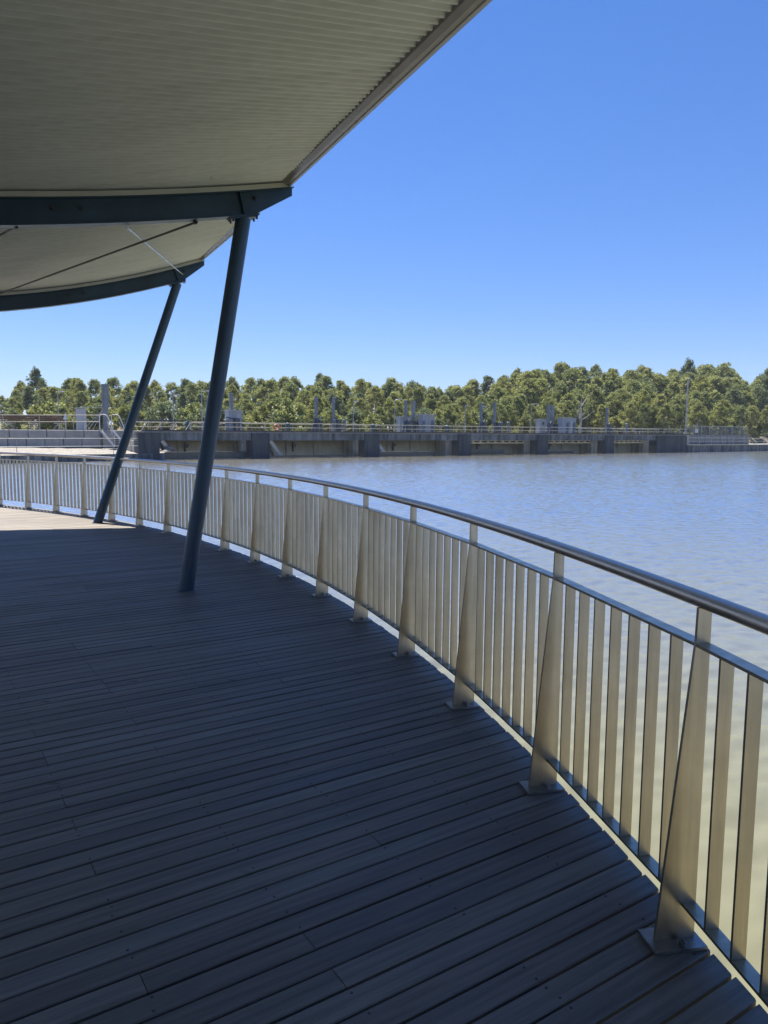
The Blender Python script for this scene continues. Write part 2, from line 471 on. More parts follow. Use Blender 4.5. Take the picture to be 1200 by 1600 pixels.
g = MB(); NX, NY = 110, 60
xs = [-330 + 700 * i / (NX - 1) for i in range(NX)]
ys = [60 + 420 * (j / (NY - 1)) ** 1.3 for j in range(NY)]
gv = [(x, y, ground_z(x, y)) for y in ys for x in xs]
gf = [(j * NX + i, j * NX + i + 1, (j + 1) * NX + i + 1, (j + 1) * NX + i) for j in range(NY - 1) for i in range(NX - 1)]
g.add(gv, gf, True)
tag(g.build('far_bank', M['ground']), 'dry brown far bank rising to a wooded hill', 'bank', kind='structure')

nb = MB()
nb.prism([(-16, -40, -2.6), (-13.2, -3, -2.6), (-21, 16, -2.6), (-34, 34, -2.6), (-120, 40, -2.6), (-120, -40, -2.6)], (0, 0, 2.3))
tag(nb.build('near_bank', M['ground']), 'near bank behind the viewing deck', 'bank', kind='structure')

# ------------------------------------------------------------------ viewing deck
CX, CY, RR = -18.232, -1.039, 19.499
CEN = Vector((CX, CY, 0))
ED = Vector((math.cos(R(33)), math.sin(R(33)), 0)); EN = Vector((-ED.y, ED.x, 0))
RD = RR + 0.03
PITCH_B, BW, BT = 0.0957, 0.0868, 0.034

deck = bpy.data.objects.new('deck', None); COL.objects.link(deck); OFF[deck] = Vector((0, 0, 0))
tag(deck, 'weathered timber viewing deck with a curved edge over the water', 'deck', kind='structure')

def edge_t(mm):
    p0 = EN * mm - CEN
    bq = p0.dot(ED); cq = p0.dot(p0) - RD * RD
    dsc = bq * bq - cq
    return None if dsc <= 0 else -bq + math.sqrt(dsc)

def seen(p):
    d = Vector(p) - cam.location
    z = d.dot(fw)
    if z < 0.3: return False
    x = 600 + FOCAL * d.dot(rt) / z; y = 800 - FOCAL * d.dot(up) / z
    return -20 < x < 1220 and 600 < y < 1640

def board_shape(mb, m0, m1, ta0, tb0, ta1, tb1, z, tilt):
    """one board between two long edges; sawn ends may be skew; arrises eased"""
    e = 0.0035
    def P(mm, t, zz): return EN * mm + ED * t + Vector((0, 0, zz))
    rows = [(m0, z - BT), (m0, z - e - tilt), (m0 + e, z - tilt), (m1 - e, z + tilt), (m1, z - e + tilt), (m1, z - BT)]
    vs = []
    for end in (0, 1):
        for (mm, zz) in rows:
            f = (mm - m0) / (m1 - m0)
            t = (ta0 + (ta1 - ta0) * f) if end == 0 else (tb0 + (tb1 - tb0) * f)
            vs.append(P(mm, t, zz))
    n = len(rows)
    fs = [(k, n + k, n + k + 1, k + 1) for k in range(n - 1)]
    fs.append((n - 1, 2 * n - 1, n, 0))
    fs += [tuple(range(n)), tuple(reversed(range(n, 2 * n)))]
    mb.add(vs, fs)

rb = random.Random(21)
rest = MB(); rest_t = []
screws = MB()
boards = 0
row0 = -34; row1 = 205
JO, JS = 0.02, 0.49
for k in range(row0, row1):
    wob = rb.uniform(-0.0012, 0.0012)
    m0 = k * PITCH_B + wob; m1 = m0 + BW + rb.uniform(-0.001, 0.0008)
    t0, t1 = edge_t(m0), edge_t(m1)
    if t0 is None or t1 is None: continue
    jag = rb.uniform(-0.006, 0.004)
    tb0, tb1 = t0 + jag, t1 + jag
    # butt joints fall on joists
    cuts = []
    t = max(t0, t1) - rb.uniform(0.6, 5.4)
    low = max(t0, t1) - 15.5
    while t > low:
        cuts.append(JO + JS * round((t - JO) / JS)); t -= rb.choice((2.45, 2.94, 3.92, 4.41, 5.39))
    ends = []
    cur0, cur1 = tb0, tb1
    for c in cuts + [low]:
        if c > min(cur0, cur1) - 0.3: continue
        ends.append((c + 0.0012, c + 0.0012, cur0, cur1)); cur0 = cur1 = c - 0.0012
    for (a0, a1, b0, b1) in ends:
        z = rb.uniform(-0.0016, 0.0012); tilt = rb.uniform(-0.0008, 0.0008)
        tint = (rb.random(), rb.random(), rb.random())
        mid = (m0 + m1) / 2
        vis = any(seen(EN * mid + ED * (a0 + (b0 - a0) * q / 10)) for q in range(11))
        mb = MB(); board_shape(mb, m0, m1, a0, b0, a1, b1, z, tilt)
        if vis and 0.3 < mid < 8.6 and boards < 298:
            mb.build('board', M['wood'], deck, tint=tint); boards += 1
        else:
            rest.add(mb.v, mb.f); rest_t += [tint] * len(mb.v)
        if vis and mid < 6.5:
            j = math.ceil((a0 - JO) / JS)
            while JO + JS * j < max(b0, b1):
                tj = JO + JS * j
                if tj < min(b0, b1) - 0.02:
                    near_end = [0]
                    if abs(tj - a0) < 0.03: near_end = [0.022]
                    elif abs(tj - min(b0, b1)) < 0.03: near_end = [-0.022]
                    for fr in (0.2, 0.8):
                        if rb.random() < 0.45: continue
                        p = EN * (m0 + (m1 - m0) * fr + rb.uniform(-.004, .004)) + ED * (tj + near_end[0] + rb.uniform(-.006, .006)) + Vector((0, 0, z))
                        screws.cyl(p, p + Vector((0, 0, 0.0016)), 0.0050, 0.0042, 6, True, False)
                j += 1
tag(rest.build('board_field', M['wood'], deck, tint=lambda i: rest_t[i]), kind='stuff')
tag(screws.build('screw_heads', M['dark_bolt'], deck), kind='stuff')
sub = MB()
for j in range(-30, 40):
    tj = JO + JS * j
    lo, hi = None, None
    for k in range(row0, row1, 2):
        et = edge_t(k * PITCH_B)
        if et is not None and et - 15.3 < tj < et - 0.12:
            if lo is None: lo = k
            hi = k
    if lo is None: continue
    sub.bar(EN * (lo * PITCH_B) + ED * tj + Vector((0, 0, -BT - 0.083)), EN * (hi * PITCH_B) + ED * tj + Vector((0, 0, -BT - 0.083)), 0.05, 0.16)
tag(sub.build('joists', M['timber_frame'], deck), kind='stuff')

# ------------------------------------------------------------------ balustrade
rail = thing('balustrade', 'curved steel balustrade of flat bars along the deck edge with a tubular handrail', 'railing', (0, 0, 0))
T16, DT = 0.16718, -0.05346
def ang(i): return T16 + DT * (i - 16)
def pol(r, t, z): return Vector((CX + r * math.cos(t), CY + r * math.sin(t), z))
I0, I1 = -4, 18
PB, PT, PTH, ZT = 0.134, 0.044, 0.012, 1.075
BARW = 0.047
post_proto = None
for i in range(I0, I1 + 1):
    t = ang(i); er_ = Vector((math.cos(t), math.sin(t), 0)); et_ = Vector((-math.sin(t), math.cos(t), 0))
    mb = MB()
    zt = ZT + 0.004
    loop = [pol(RR - PB, t, 0.012), pol(RR, t, 0.012), pol(RR, t, zt), pol(RR - PT, t, zt), pol(RR - PT - 0.002, t, zt - 0.1)]
    mb.prism([p - et_ * (PTH / 2) for p in loop], et_ * PTH)
    po = mb.build('post', M['steel'], rail)
    bp = MB().box(pol(RR - PB / 2 - 0.004, t, 0.0065), PB + 0.042, 0.11, 0.011, er_, et_)
    bp.build('base_plate', M['plate'], po)
    for sgn in (-1, 1):
        bo = MB(); cpt = pol(RR - PB / 2 + 0.012, t, 0.012) + et_ * (0.031 * sgn)
        bo.cyl(cpt, cpt + Vector((0, 0, 0.011)), 0.0105, 0.0105, 6, True, False)
        bo.cyl(cpt + Vector((0, 0, 0.010)), cpt + Vector((0, 0, 0.019)), 0.006, 0.006, 8)
        bo.build('bolt', M['bolt'], po)
for i in range(I0, I1):
    ta, tb = ang(i), ang(i + 1)
    for z, nm in ((0.965, 'top_bar'), (0.126, 'bottom_bar')):
        pa, pb = pol(RR - BARW / 2 - 0.001, ta, z), pol(RR - BARW / 2 - 0.001, tb, z)
        d = (pb - pa).normalized()
        MB().bar(pa + d * (PTH / 2), pb - d * (PTH / 2), BARW, 0.010).build(nm, M['steel'], rail)
    pa, pb = pol(RR - BARW / 2 - 0.001, ta, 0), pol(RR - BARW / 2 - 0.001, tb, 0)
    d = (pb - pa).normalized(); n_ = Vector((d.y, -d.x, 0))
    for q in range(1, 8):
        p = pa.lerp(pb, q / 8)
        MB().box(p + Vector((0, 0, 0.5455)), 0.0095, BARW - 0.004, 0.828, d, n_).build('baluster', M['steel'], rail)
HR = RR - PT / 2
pts = [pol(HR, ang(I0) + (ang(I1) - ang(I0)) * k / 176, ZT + 0.0245) for k in range(177)]
hd = MB().tube(pts, 0.0255, 20).build('handrail', M['rail_tube'], rail)
for ij in (14.86, 13.04, 8.9, 5.4, 2.1, -1.3, 17.6):
    pA, pB = pol(HR, ang(ij), ZT + 0.0245), pol(HR, ang(ij + 0.012), ZT + 0.0245)
    MB().cyl(pA, pB, 0.0264, 0.0264, 20).build('weld_ring', M['steel'], hd)

# ------------------------------------------------------------------ canopy
TH = R(27.5)
ER = Vector((math.cos(TH), math.sin(TH), 0)); EP = Vector((-ER.y, ER.x, 0))
B1 = Vector((-1.9928, 7.3398, 0)); B2 = Vector((-4.9482, 12.6984, 0))
S1, S2 = 1.157, 1.931
E1 = B1 + ER * S1; E2 = B2 + ER * S2
BAY = E2 - E1
def z1(q): s = S1 + q; return 3.822 + .190 * s + .017 * s * s
def z2(q): s = S2 + q; return 3.9735 + .2548 * s + .0352 * s * s
def top_z(q, w):
    w = max(w, -1.0)
    return (1 - w) * z1(q) + w * z2(q)
def canopy_pt(q, w, dz=0.0):
    p = E1 + BAY * w + ER * (q + 0.12 * min(w, 0.0))
    return Vector((p.x, p.y, top_z(q, w) + dz))

canopy = thing('canopy', 'open canopy with off-white corrugated roof on raking blue-grey columns and curved rafters', 'canopy', tuple(B1))
W_LO, W_HI = -3.3, 1.26  # roof run on unseen, behind and inward, to keep skylight off the deck
QIN, QOUT = -8.5, -0.06
BAYL = BAY.length
CPITCH = 0.079
SHEETW = CPITCH * 10
NQ = 16
qs = [QIN + (QOUT - QIN) * k / (NQ - 1) for k in range(NQ)]
nsheet = int((W_HI - W_LO) * BAYL / SHEETW)
rs = random.Random(5)
def w_skew(w, q):
    # the far end of the roof is cut on a skew: inner corner runs further out, shaped to place its shadow edge
    e = max(0.0, w - 1.0) / (W_HI - 1.0)
    return w + e * (-0.06 - 0.075 * q * 0.45)
for sh in range(nsheet):
    mb = MB(); vs = []; NS = 80
    lift = 0.005 * (sh % 2)
    for a in range(NS + 3):
        dist = (sh * SHEETW + CPITCH * 10 * a / NS)
        w = W_LO + dist / BAYL
        wave = 0.0115 * math.cos(2 * math.pi * dist / CPITCH)
        for q in qs:
            vs.append(canopy_pt(q, w_skew(w, q), 0.0655 + wave + lift))
    fs = [(a * NQ + k, a * NQ + k + 1, (a + 1) * NQ + k + 1, (a + 1) * NQ + k) for a in range(NS + 2) for k in range(NQ - 1)]
    mb.add(vs, fs, True)
    mb.build('roof_sheet', M['roof'], canopy)

# gutter: a pressed channel along the eave
prof = [(-0.125, 0.050), (-0.118, 0.030), (-0.085, 0.010), (-0.062, 0.002), (-0.058, -0.006), (-0.046, -0.006), (-0.042, 0.004), (-0.012, 0.014), (0.0, 0.03), (0.0, 0.10), (0.008, 0.10),
        (0.008, 0.105), (-0.005, 0.105), (-0.005, 0.033), (-0.014, 0.019), (-0.045, 0.010), (-0.083, 0.015), (-0.115, 0.034), (-0.121, 0.050)]
mb = MB(); n = len(prof)
for w in (W_LO, -1.0, 0.0, 1.2):
    mb.v += [canopy_pt(q, w, 0) - Vector((0, 0, top_z(q, w))) + Vector((0, 0, top_z(0, w) + dz)) for q, dz in prof]
mb.f += [(j * n + k, j * n + (k + 1) % n, (j + 1) * n + (k + 1) % n, (j + 1) * n + k) for j in range(3) for k in range(n)] + [tuple(range(n)), tuple(reversed(range(3 * n, 4 * n)))]
mb.sm = [False] * len(mb.f)
mb.build('gutter', M['gutter'], canopy)

def rafter(w, qcol, name='rafter'):
    """curved I-beam: web, flanges, the tip cut up to a point past the column"""
    depth, fl, ft = 0.225, 0.115, 0.011
    N = 26
    qq = [QIN + (0.0 - QIN) * k / (N - 1) for k in range(N)]
    def bot(q):
        d = depth
        if q > qcol + 0.12: d = depth + (0.075 - depth) * (q - qcol - 0.12) / (0 - qcol - 0.12)
        return d
    mb = MB()
    # web
    qw = sorted(set(qq + [qcol + 0.12]))
    vs = []; 
    for q in qw:
        for dz, sd in ((0, -1), (0, 1), (-bot(q), -1), (-bot(q), 1)):
            vs.append(canopy_pt(q, w, dz - 0.0) + EP * (0.005 * sd))
    nf = len(qw); fs = []
    for k in range(nf - 1):
        a, b = k * 4, k * 4 + 4
        fs += [(a, a + 2, b + 2, b), (a + 1, b + 1, b + 3, a + 3), (a + 2, a + 3, b + 3, b + 2), (a, b, b + 1, a + 1)]
    fs += [(0, 1, 3, 2), (4 * nf - 4, 4 * nf - 2, 4 * nf - 1, 4 * nf - 3)]
    mb.add(vs, fs)
    ra = mb.build(name, M['paint'], canopy)
    def strip(nm, q0, q1, dzt, width, thick, mat, nn=24):
        m2 = MB(); vs = []
        for k in range(nn):
            q = q0 + (q1 - q0) * k / (nn - 1)
            for sd, dz in ((-1, dzt), (1, dzt), (1, dzt - thick), (-1, dzt - thick)):
                vs.append(canopy_pt(q, w, dz) + EP * (width / 2 * sd))
        fs = []
        for k in range(nn - 1):
            a, b = k * 4, k * 4 + 4
            for j in range(4): fs.append((a + j, a + (j + 1) % 4, b + (j + 1) % 4, b + j))
        fs += [(3, 2, 1, 0), (4 * nn - 4, 4 * nn - 3, 4 * nn - 2, 4 * nn - 1)]
        m2.add(vs, fs); return m2.build(nm, mat, ra)
    strip('top_flange', QIN - 0.002, 0.002, 0.002, fl, ft, M['paint'])
    strip('bottom_flange', QIN - 0.002, qcol + 0.12, -depth + 0.001, fl, ft, M['paint'])
    strip('batten', QIN, -0.06, 0.047, 0.13, 0.044, M['batten'])
    # stiffener over the column, bolted plate, bolts
    m3 = MB()
    d_ = (canopy_pt(qcol + .1, w) - canopy_pt(qcol - .1, w)).normalized(); n_ = d_.cross(EP)
    pc = canopy_pt(qcol - 0.02, w, -depth / 2)
    m3.box(pc, 0.012, fl - 0.012, depth - 0.022, d_, EP)
    m3.build('stiffener', M['paint'], ra)
    for q, dz in ((qcol + 0.12, -0.07), (-2.02, -0.085), (-2.26, -0.08)):
        for sd in (-1, 1):
            m4 = MB(); p = canopy_pt(q, w, dz) + EP * (0.005 * sd)
            m4.cyl(p, p + EP * (0.03 * sd), 0.022, 0.022, 6, True, False)
            m4.cyl(p + EP * (0.029 * sd), p + EP * (0.05 * sd), 0.012, 0.012, 8)
            m4.build('bolt', M['dark_bolt'], ra)
    return ra, depth

def column(base, w, qcol, bolts=True):
    depth = 0.225
    topp = canopy_pt(qcol, w, -depth - 0.03)
    mb = MB().cyl(base - Vector((0, 0, 0.02)), topp, 0.076, 0.076, 28)
    co = mb.build('column', M['paint'], canopy)
    d_ = (canopy_pt(qcol + .1, w) - canopy_pt(qcol - .1, w)).normalized()
    m2 = MB(); m2.box(canopy_pt(qcol, w, -depth - 0.0125), 0.30, 0.15, 0.014, d_, EP)
    m2.box(canopy_pt(qcol, w, -depth - 0.028), 0.27, 0.14, 0.014, d_, EP)
    m2.build('cap_plate', M['paint'], co)
    nz = d_.cross(EP)
    for sq in (-0.12, 0.12):
        for sp in (-0.05, 0.05):
            m3 = MB(); p = canopy_pt(qcol + sq, w, -depth - 0.02) + EP * sp
            m3.cyl(p - nz * 0.035, p + nz * 0.03, 0.011, 0.011, 6, True, False)
            m3.build('bolt', M['dark_bolt'], co)
    ax = (topp - base).normalized()
    m4 = MB(); cpt = base + ax * 0.28
    side = Vector((0.1, -1, 0)); side = (side - ax * side.dot(ax)).normalized()
    m4.bar(cpt + side * 0.0745 - ax * 0.05, cpt + side * 0.0745 + ax * 0.05, 0.045, 0.006, side)
    m4.build('cover_plate', M['mast_dark'], co)
    m5 = MB().cyl(base + Vector((0, 0, 0.001)), base + Vector((0, 0, 0.006)), 0.092, 0.09, 28)
    m5.build('base_collar', M['mast_dark'], co)
    return co

Q1 = 0.6427 - S1; Q2 = 1.4506 - S2
rafter(0.0, Q1); rafter(1.0, Q2); rafter(-1.55, -0.55)
column(B1, 0.0, Q1); column(B2, 1.0, Q2); column(Vector((0.75, -1.5, 0)), -1.55, -0.55)

def rod(p, q, r, mat):
    p = Vector(p); q = Vector(q); d = (q - p).normalized()
    o = MB().cyl(p, q, r, r, 10).build('brace_rod', mat, canopy)
    for e, sg in ((p, 1), (q, -1)):
        m2 = MB().cyl(e + d * (0.02 * sg), e + d * (0.05 * sg), r * 1.6, r * 1.6, 8)
        m2.build('nut', M['bright_rod'] if mat is M['bright_rod'] else M['dark_bolt'], o)
rod((-1.829, 7.425, 3.605), (-6.456, 11.913, 3.56), 0.011, M['black_rod'])
rod((-2.409, 7.123, 3.47), (-3.579, 13.411, 4.33), 0.009, M['bright_rod'])
rod((-3.222, 6.70, 3.36), (-7.6, 11.35, 3.50), 0.011, M['black_rod'])

# ------------------------------------------------------------------ weir
SP = 17.09
DECK_Z, BEAM_B = 1.48, 0.40
weir = thing('weir', 'long concrete weir with stained piers and gates across the lake', 'weir', tuple(W(0, 0, WATER)))
def wbox(mb, u0, u1, v0, v1, za, zb):
    return mb.box(W((u0 + u1) / 2, (v0 + v1) / 2, (za + zb) / 2), u1 - u0, v1 - v0, zb - za, WU, WV)
PW = 2.45
for i in range(-1, 6):
    if i == -1: ur = -14.2
    elif i == 5: ur = 90.5
    else: ur = SP * i
    wd = PW if i < 5 else 9.6
    mb = MB()
    wbox(mb, ur - wd, ur, -0.3, 1.5, -5.5, BEAM_B + 0.02)
    wbox(mb, ur - wd, ur, -0.3, -0.045, BEAM_B + 0.02, DECK_Z - 0.165)
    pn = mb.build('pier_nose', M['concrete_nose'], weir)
    mb = MB()
    wbox(mb, ur - wd + 0.02, ur - 0.02, 1.5, 8.5, -5.5, BEAM_B - 0.004)
    # gate slot: a recess framed by two ribs on each side
    wbox(mb, ur - wd - 0.16, ur - wd + 0.02, 2.6, 2.95, -5.5, BEAM_B - 0.5)
    wbox(mb, ur - wd - 0.16, ur - wd + 0.02, 4.9, 5.3, -5.5, BEAM_B - 0.05)
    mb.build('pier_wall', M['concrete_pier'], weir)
edges = [-15.9] + [SP * i - PW / 2 for i in range(0, 5)] + [90.5 - 4.8, 90.5]
for a, b_ in zip(edges[:-1], edges[1:]):
    for v0, v1 in ((-0.04, 1.1), (3.2, 7.2)):  # open gap between the two strips added to let sun in below
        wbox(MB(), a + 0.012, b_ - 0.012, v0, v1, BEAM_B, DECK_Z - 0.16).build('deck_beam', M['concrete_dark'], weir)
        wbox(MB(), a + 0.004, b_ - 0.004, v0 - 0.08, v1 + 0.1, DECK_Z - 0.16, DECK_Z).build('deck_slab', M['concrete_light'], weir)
wbox(MB(), -15.9, 92.0, 0.02, 0.16, DECK_Z, DECK_Z + 0.16).build('rail_track', M['rail_track'], weir)
wbox(MB(), -15.9, 92.0, 0.95, 1.09, DECK_Z, DECK_Z + 0.16).build('rail_track', M['rail_track'], weir)

def gate(u0, u1, style):
    """curved radial gate leaf with ribs; arms where the photograph shows them"""
    mb = MB(); NZ = 10; vs = []
    z0, z1_ = -2.6, 0.34
    for k in range(NZ):
        f = k / (NZ - 1); z = z0 + (z1_ - z0) * f
        v = 5.5 + 1.0 * (f - 0.35) ** 2 * 1.2
        for uu in (u0, u1): vs.append(W(uu, v, z))
        for uu in (u0, u1): vs.append(W(uu, v + 0.12, z))
    fs = []
    for k in range(NZ - 1):
        a, b_ = k * 4, k * 4 + 4
        fs += [(a, a + 1, b_ + 1, b_), (a + 2, b_ + 2, b_ + 3, a + 3), (a, b_, b_ + 2, a + 2), (a + 1, a + 3, b_ + 3, b_ + 1)]
    mb.add(vs, fs, False)
    go = mb.build('gate', M['concrete_gate'], weir)
    for f in (0.36, 0.66):
        uu = u0 + (u1 - u0) * f
        mm = MB(); wbox(mm, uu - 0.05, uu + 0.05, 5.36, 5.55, -2.3, 0.30); mm.build('rib', M['concrete_pier'], go)
    uu = u0 + (u1 - u0) * 0.43
    mm = MB(); wbox(mm, uu - 0.1, uu + 0.1, 5.2, 5.4, -1.2, 0.1); mm.cyl(W(uu + .1, 5.2, -0.35), W(uu + 0.1, 5.0, -0.35), 0.28, 0.28, 10)
    mm.build('lifting_lug', M['dark_metal'], go)
    if style == 'arm':
        mm = MB(); ua = u0 + (u1 - u0) * 0.12
        mm.bar(W(ua, 3.2, 0.30), W(ua + 1.5, 3.0, -1.75), 0.46, 0.16, WV); mm.build('gate_arm', M['white'], go)
        mm = MB(); mm.bar(W(ua - 0.5, 3.5, 0.30), W(ua + 0.6, 3.4, -1.75), 0.30, 0.2, WV)
        mm.bar(W(ua - 0.5, 3.5, 0.25), W(ua + 0.2, 3.3, 0.25), 0.5, 0.4, WV); mm.build('gate_arm', M['dark_metal'], go)
    if style == 'girder':
        mm = MB()
        wbox(mm, u0, u1, 2.9, 3.3, -0.16, 0.06)
        wbox(mm, u0, u1, 2.9, 3.3, 0.29, 0.36)
        nseg = 9
        for q in range(nseg + 1):
            uu = u0 + (u1 - u0) * q / nseg
            wbox(mm, max(u0, uu - 0.17), min(u1, uu + 0.17), 2.91, 3.29, 0.06, 0.29)
        mm.build('service_girder', M['concrete_gate'], go)
        mm = MB(); wbox(mm, u0, u1, 3.32, 3.4, 0.03, 0.36); mm.build('slot_shade', M['dark_metal'], go)  # dark sheet behind the open slots, their shade put in as colour
bays = [(-14.2, -PW), (0, SP - PW), (SP, 2 * SP - PW), (2 * SP, 3 * SP - PW), (3 * SP, 4 * SP - PW), (4 * SP, 90.5 - 9.6)]
styles = ['arm', 'arm', 'arm', 'girder', 'girder', 'girder']
for (a, b_), st in zip(bays, styles): gate(a + 0.02, b_ - 0.02, st)
for (a, b_, v, za, zb) in ((-14.0, -2.6, 1.2, -1.95, -1.02), (0.1, 14.5, 1.6, -2.0, -1.62), (17.2, 28.2, 1.2, -2.0, -1.25), (34.3, 43.6, 2.2, -1.75, -1.02), (51.4, 61.0, 2.6, -2.0, -1.5)):
    wbox(MB(), a, b_, v, v + 0.35, za, zb).build('stoplog', M['boom'], weir)

# right abutment: ledge, panel wall
ab = thing('abutment_ledge', 'low stained concrete ledge running right from the end of the weir', 'ledge', tuple(W(91, 0, WATER)))
mb = MB(); wbox(mb, 90.56, 150, -0.6, 9, -5.5, -0.62); mb.build('wall', M['concrete_dark'], ab)
mb = MB(); wbox(mb, 90.56, 150, -0.75, 9.05, -0.62, -0.45); mb.build('ledge_top', M['concrete_light'], ab)
pwall = thing('panel_wall', 'pale concrete panel wall below the chain fence on the right', 'wall', tuple(W(91, 1.5, -0.45)))
for k in range(9):
    u0 = 91.2 + k * 2.78
    z_top = 1.50 + (0.01 if k % 2 else 0)
    mb = MB(); wbox(mb, u0 + 0.03, u0 + 2.75, 1.5, 1.75, -0.45, z_top); mb.build('panel', M['concrete_light'] if k else M['concrete_pier'], pwall)
    mb = MB(); wbox(mb, u0 - 0.06, u0 + 0.06, 1.42, 1.5, -0.45, z_top); mb.build('joint_post', M['block'], pwall)
mb = MB(); wbox(mb, 91.2, 116.2, 1.76, 9, -0.44, 1.42); mb.build('backfill', M['ground'], pwall)

# ------------------------------------------------------------------ weir furniture
def rail_run(name, label, u0, u1, v, z0, h, step, mat, group=None, mids=(0.5,)):
    t = thing(name, label, 'railing', tuple(W((u0 + u1) / 2, v, z0)), group)
    nseg = max(1, round((u1 - u0) / step))
    for k in range(nseg + 1):
        u = u0 + (u1 - u0) * k / nseg
        MB().cyl(W(u, v, z0), W(u, v, z0 + h), 0.04, 0.04, 6).build('post', mat, t)
    MB().cyl(W(u0, v, z0 + h), W(u1, v, z0 + h), 0.045, 0.045, 6).build('top_rail', mat, t)
    for f in mids:
        MB().cyl(W(u0, v, z0 + h * f), W(u1, v, z0 + h * f), 0.035, 0.035, 6).build('mid_rail', mat, t)
    return t
rail_run('weir_railing', 'cream pipe railing along the near edge of the weir deck', -10.0, 17.6, 0.55, DECK_Z + 0.0, 1.13, 1.95, M['cream'])
rail_run('weir_railing', 'cream pipe railing along the weir deck, in front of the middle cabins', 17.9, 52.0, 0.55, DECK_Z, 1.10, 2.1, M['cream'])
rail_run('weir_railing', 'grey pipe railing on the weir deck towards the tall light pole', 52.4, 91.5, 0.55, DECK_Z, 1.13, 2.4, M['galv'])
rail_run('weir_railing', 'pale railing on the far side of the weir deck behind the cabins', -15.6, 91.5, 6.9, DECK_Z, 1.1, 2.6, M['cream'])

# truss parapet at the left end of the deck
tp = thing('truss_parapet', 'cream steel truss parapet with diagonals at the left end of the weir deck', 'parapet', tuple(W(-14, 0.6, DECK_Z)))
for v in (0.6, 6.4):
    mb = MB(); mb.bar(W(-16.5, v, DECK_Z + 1.28), W(-10.1, v, DECK_Z + 1.28), 0.09, 0.12); mb.build('top_chord', M['dark_metal'], tp)
    for k in range(4):
        u = -16.0 + k * 1.75
        mb = MB(); mb.bar(W(u, v, DECK_Z + 0.05), W(u + 0.78, v, DECK_Z + 1.2), 0.08, 0.10, WV); mb.build('diagonal', M['cream'] if v < 1 else M['rust_pale'], tp)

def mast(u, v, top, label, braced=True, wdt=0.32):
    t = thing('hoist_mast', label, 'mast', tuple(W(u, v, DECK_Z)), 'gate hoist masts on the weir deck')
    mb = MB(); wbox(mb, u - wdt / 2, u + wdt / 2, v - 0.2, v + 0.2, DECK_Z, top)
    for k in range(4):
        zz = DECK_Z + 1.6 + k * (top - DECK_Z - 1.8) / 3
        wbox(mb, u - wdt / 2 - 0.02, u + wdt / 2 + 0.02, v - 0.22, v + 0.22, zz, zz + 0.06)
    mb.build('column', M['mast'], t)
    mb = MB(); wbox(mb, u - wdt / 2 - 0.03, u + wdt / 2 + 0.03, v - 0.23, v + 0.23, top, top + 0.06); mb.build('cap', M['galv'], t)
    if braced:
        for du, dv in ((-1.0, -0.7), (-0.55, -0.9), (0.35, -0.8)):
            mb = MB(); mb.bar(W(u + du, v + dv, DECK_Z), W(u + du * 0.25, v - 0.22, DECK_Z + 1.9), 0.30, 0.12, WV); mb.build('brace', M['mast_dark'], t)
        mb = MB(); wbox(mb, u + 0.25, u + 0.75, v - 0.5, v + 0.4, DECK_Z, DECK_Z + 1.7); mb.bar(W(u + 0.5, v, DECK_Z + 1.7), W(u + 0.9, v, DECK_Z + 2.2), 0.16, 0.16); mb.build('winch', M['mast_dark'], t)
    else:
        mb = MB(); wbox(mb, u + 0.1, u + 0.8, v - 0.9, v - 0.3, DECK_Z, DECK_Z + 1.75)
        mb.bar(W(u - 0.9, v - 0.4, DECK_Z + 1.85), W(u + 0.3, v - 0.5, DECK_Z + 1.6), 0.15, 0.15); mb.build('winch', M['mast_dark'], t)
    return t
mast(-3.35, 4.0, 6.38, 'slender slate hoist mast rising behind the leftmost grey cabin', False, 0.4)
mast(9.26, 4.0, 6.30, 'braced dark hoist mast, left one of the pair right of the orange lifebuoy', True)
mast(12.05, 4.0, 6.39, 'slate hoist mast, right one of the pair right of the orange lifebuoy', False)
mast(24.72, 4.0, 6.32, 'braced hoist mast in front of the small cabin at mid weir', True)
mast(27.4, 5.6, 6.31, 'slender hoist mast behind the larger mid-weir cabin', False, 0.44)
mast(39.96, 4.0, 6.37, 'braced hoist mast, left one of the pair between the two cabin groups', True)
mast(42.91, 4.0, 6.5, 'slate hoist mast, right one of the pair between the two cabin groups', False)
mast(55.63, 4.0, 6.48, 'braced hoist mast in front of the small right-hand cabin', True)
mast(58.39, 5.6, 6.45, 'slender hoist mast at the left end of the wide right-hand cabin', False, 0.5)
mast(71.39, 4.0, 6.43, 'lone braced hoist mast, rightmost on the weir', True)

